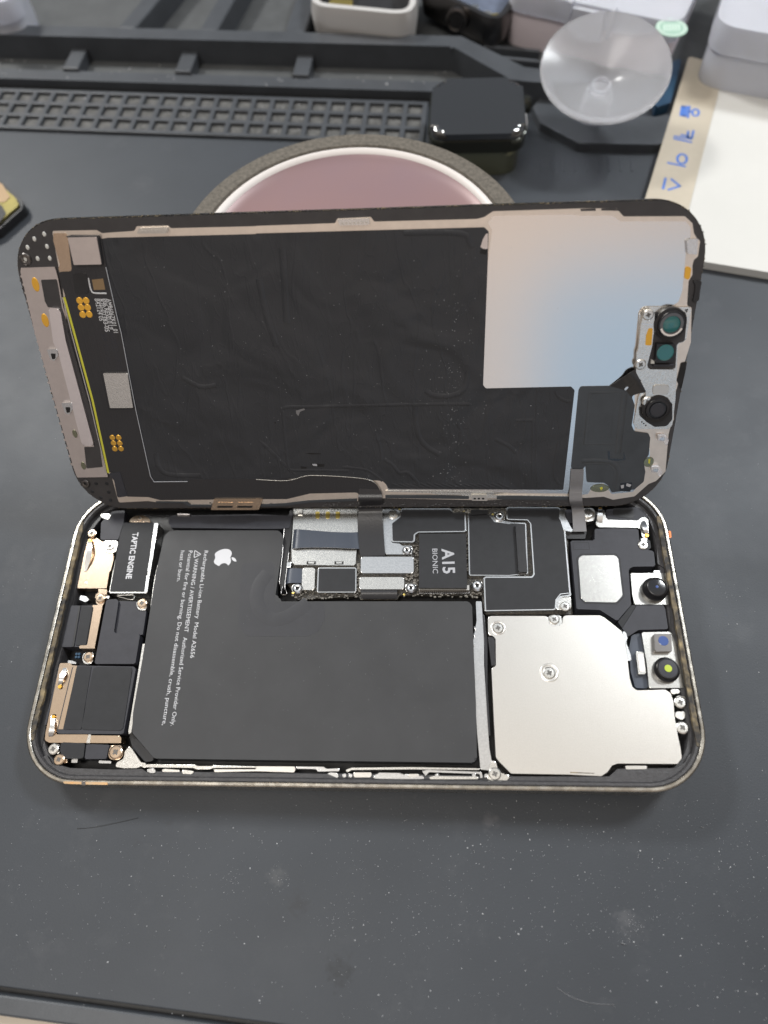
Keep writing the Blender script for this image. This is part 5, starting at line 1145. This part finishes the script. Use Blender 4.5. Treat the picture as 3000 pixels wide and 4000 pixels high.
q0 = Vector(Q[0]); mmplate('dark_contents', [tuple(q0 + d * s + n_ * t) for s, t in ((12, 8), (54, 8), (54, 60), (14, 60))], 1.4, 19, 'slate', bx2, r=4, bev=1)
P0 = quad(((80, 60), (-40, 85), (-120, -60), (95, -60)), 14)
bx3, c, Q = box('storage_box', P0, 20, 'pale translucent box just showing at the top left corner of the mat', r=6, traym='frost')
o = mmplate('blue_packet', quad(((2570, 262), (2665, 225), (2620, 400), (2560, 420)), 4), .2, 4, 'cyan', None, r=1, bev=.3)
tag(o, 'shiny blue packet between the clear box and the beige strip', 'packet')

# suction cup: shallow clear cone standing on its handle, dish towards the camera
sc_c = atT((2348, 320), 22)
sc = empty('suction_cup', (sc_c.x, sc_c.y, 0)); tag(sc, 'clear silicone suction cup with its open dish facing up, on the tray rim', 'suction cup')
R_ = 20.2
dish = obj('cup_dish', lathe([(0, 7.6), (2.6, 7.8), (3.6, 8.8), (7, 10.4), (12, 12.6), (16, 14.3), (R_, 15.8), (R_ + .5, 15.4), (R_ + .2, 14.8), (16, 12.9), (12, 11.0), (7, 8.6), (4, 7.0), (3.0, 5.8), (0, 5.6)], n=64), 'cup', sc, True)
obj('cup_neck', lathe([(0, 6.0), (4.2, 6.2), (3.6, 4.5), (4.5, 3.6), (5, 1.6), (4.5, -7.0)], n=40), 'cup', sc, True)
obj('centre_ring', lathe([(2.3, 8.2), (3.0, 8.3), (3.1, 7.9), (2.3, 7.9)], n=32, cap=False), 'cup', sc)
tl = Matrix.Rotation(math.radians(17), 3, 'X') @ Matrix.Rotation(math.radians(-4), 3, 'Y')
sc.matrix_world = Matrix.Translation(Vector((sc_c.x + 2, sc_c.y + 7, 10.5)) * S) @ tl.to_4x4()

# white folder with beige spine
TZ = 3
Wp = quad(((2832, 262), (3300, 370), (3300, 1140), (2742, 1000), (2690, 830)), TZ)
fo_c = Vector((Wp[0][0], Wp[0][1], 0))
fo = empty('white_folder', (fo_c.x, fo_c.y, 0)); tag(fo, 'thick white folder with a worn beige spine strip lettered in blue, right edge', 'folder')
wc_ = [atT(p, TZ) for p in ((2832, 262), (3300, 372), (3300, 1145), (2700, 985), (2738, 800))]
e_dir = (Vector(atT((2690, 820), TZ)[:2]) - Vector(atT((2832, 262), TZ)[:2]))
top_r = Vector(atT((2832, 262), TZ)[:2]); ed = e_dir.normalized(); low_r = top_r + ed * (abs((atT((2760, 1003), TZ).y - top_r.y)) / abs(ed.y))
top_l = Vector(atT((2690, 222), TZ)[:2]); 
sl = (Vector(atT((2525, 760), TZ)[:2]) - top_l).normalized()
low_l = top_l + sl * ((low_r - top_r).length + 3)
br_ = Vector(atT((3000, 1063), TZ)[:2]); bd = (br_ - low_r).normalized()
tr_ = Vector(atT((3000, 303), TZ)[:2]); td = (tr_ - top_r).normalized()
W4 = [tuple(v - fo_c.xy) for v in (top_r, top_r + td * 110, low_r + bd * 110, low_r)]
mmplate('white_cover', W4, .3, TZ, 'white', fo, r=2.5, bev=.6)
S4 = [tuple(v - fo_c.xy) for v in (top_l, top_r - td * .05, low_r - bd * .05, low_l)]
sp_ = mmplate('beige_spine', S4, .3, TZ + .25, 'beige', fo, r=.8, bev=1.2)
def stroke(pts, w, z=TZ + .29):
    """pen stroke on the spine"""
    bm = bmesh.new(); P = [atT(p, z) - Vector((fo_c.x, fo_c.y, 0)) for p in pts]
    for i, (a, b) in enumerate(zip(P, P[1:])):
        d = (b - a).normalized(); s = Vector((-d.y, d.x, 0)) * w / 2; a2 = a - d * w * .3; b2 = b + d * w * .3
        poly_bm([(a2 + s)[:2], (b2 + s)[:2], (b2 - s)[:2], (a2 - s)[:2]], z - .03, z + .002 * i, bm=bm)
    return bm
KH = 450 / 1659
def H_(p): return (2450 + p[0] * KH, 350 + p[1] * KH)
def circ(c, r, n=20): return [(c[0] + r * math.cos(2 * math.pi * k / n), c[1] + r * math.sin(2 * math.pi * k / n)) for k in range(n + 1)]
for grp in ([[(792, 240), (768, 372)], [(826, 242), (802, 378)], [(862, 240), (838, 382)], [(900, 240), (874, 402)], [(792, 240), (828, 242)], [(802, 378), (838, 382)], [(892, 312), (938, 320)], circ((984, 330), 47)],
            [[(680, 672), (925, 710)], [(675, 705), (925, 757)], [(780, 652), (880, 668)], [(880, 600), (872, 690)], [(955, 590), (932, 692)], [(872, 690), (932, 695)]],
            [circ((790, 998), 68), [(585, 1052), (835, 1106)]],
            [[(552, 1275), (517, 1428)], [(635, 1288), (762, 1390)], [(762, 1390), (592, 1442)]]):
    bm = bmesh.new()
    for s_ in grp:
        b2 = stroke([H_(p) for p in s_], .55 if len(grp) == 7 else .8); me = bpy.data.meshes.new('x'); b2.to_mesh(me); b2.free(); bm.from_mesh(me); bpy.data.meshes.remove(me)
    obj('blue_letter', bm, 'blue_ink', sp_)

# shield can piece at the left edge
Pq = quad(((-220, 560), (0, 700), (78, 768), (92, 800), (-10, 890), (-240, 1010)), 4)
cL = Vector((sum(p[0] for p in Pq) / 6, sum(p[1] for p in Pq) / 6, 0))
sm = empty('camera_part', (cL.x, cL.y, 0)); tag(sm, 'flat part with yellow-green metal face and black rim, cut by the left edge', 'phone part')
Pr = rel(Pq, cL)
mmplate('black_rim', Pr, .2, 3.2, 'black', sm, r=2.5, bev=.6)
obj('gilt_face', poly_bm([(p.x, p.y) for p in offset(roundpoly(Pr, 2.5), -1.4)], 3.1, 4, .3), 'olive', sm)
mmplate('tan_field', rel(quad(((-60, 690), (10, 720), (40, 770), (20, 790), (-60, 800)), 4), cL), 3.9, 4.15, 'copperish', sm, r=1)
mmplate('dark_window', rel(quad(((-60, 800), (5, 800), (25, 835), (0, 870), (-60, 890)), 4), cL), 3.9, 4.18, 'dark', sm, r=1.5)

# ================================================================== DUST
def dust(name, n, gen, parent=None, m='dustm'):
    bm = bmesh.new()
    for i in range(n):
        g = gen()
        if g is None: continue
        x, y, z, r = g
        a = random.uniform(0, math.pi); e = random.uniform(.35, 1)
        if random.random() < .06: e = .12; r *= 2.6
        vs = []
        for k in range(5):
            t = a + k * 2 * math.pi / 5; q = random.uniform(.7, 1.1)
            dx, dy = r * q * math.cos(t - a), r * q * e * math.sin(t - a)
            vs.append(bm.verts.new(((x + dx * math.cos(a) - dy * math.sin(a)) * S, (y + dx * math.sin(a) + dy * math.cos(a)) * S, (z + r * .25) * S)))
        top = bm.verts.new((x * S, y * S, (z + r * .8) * S))
        for k in range(5): bm.faces.new((vs[k], vs[(k + 1) % 5], top))
    return obj(name, bm, m, parent)
def gmat():
    p = (random.uniform(-50, 3050), random.choice((random.uniform(3100, 3990), random.uniform(560, 4000), random.uniform(3100, 3700))))
    if p[0] > 1300 or random.random() < .5:
        w = atT(p, 0)
        if -1 < w.x < 149 and -.5 < w.y < 73: return None
        return (w.x, w.y, .01, min(.26, .028 + random.expovariate(1 / .032)))
    return None
do = dust('dust_specks', 3600, gmat); tag(do, 'pale dust specks scattered over the dark mat', 'dust', kind='stuff')
clus = []
for cpx in ((1080, 3430, 60), (2480, 3610, 40), (2455, 3650, 40), (420, 2120, 160), (300, 2250, 150), (1330, 3600, 90), (2850, 2330, 60), (900, 3430, 60), (60, 2250, 120)):
    for k in range(26):
        w = atT((random.gauss(cpx[0], cpx[2] * .6), random.gauss(cpx[1], cpx[2] * .4)), 0)
        if -1 < w.x < 149 and -.5 < w.y < 73: continue
        clus.append((w.x, w.y, .01, random.uniform(.03, .10)))
it = iter(clus)
do = dust('dust_clusters', len(clus), lambda: next(it)); tag(do, 'denser pale smears of dust on the dark mat', 'dust', kind='stuff')
def gtray():
    w = atT((random.uniform(-50, 1800), random.uniform(60, 520)), 0); v = RM.transposed() @ w
    z = 3.42 if 247.5 < v.y < 252.5 else (.02 if 253.5 < v.y < 264.5 else (.05 if v.y < 243 else 99))
    if z == 99: return None
    return (w.x, w.y, z, random.uniform(.08, .40) * (1.3 if random.random() < .2 else 1))
do = dust('tray_debris', 420, gtray); tag(do, 'coarser crumbs in the trough and grid of the mat', 'debris', kind='stuff')
do = dust('foil_dust', 320, lambda: (random.uniform(24, 118), random.uniform(6, 60), .36, random.uniform(.03, .09)), disp); do['kind'] = 'stuff'
do = dust('panel_dust', 200, lambda: (min(97, random.gauss(92.5, 2.5)), random.uniform(6, 50), .36, random.uniform(.03, .10)), disp); do['kind'] = 'stuff'
do = dust('fine_dust', 140, lambda: (random.uniform(40, 100), random.uniform(8, 38), -1.49, random.uniform(.025, .06)), phone); do['kind'] = 'stuff'

# two stray fibres on the mat
for nm, pts, m_, lab in (('fibre', ((2175, 3858), (2235, 3895), (2310, 3918), (2400, 3924)), 'flexgrey', 'thin pale curved fibre on the mat near the bottom right'),
                         ('fibre', ((300, 3236), (360, 3232), (450, 3215), (540, 3195)), 'dark', 'thin dark straight fibre on the mat below the phone corner')):
    P = smoothpath([tuple(atT(p, .12)) for p in pts], 5)
    tag(tube(nm, P, .04 if m_ == 'dark' else .035, m_, None), lab, 'fibre')
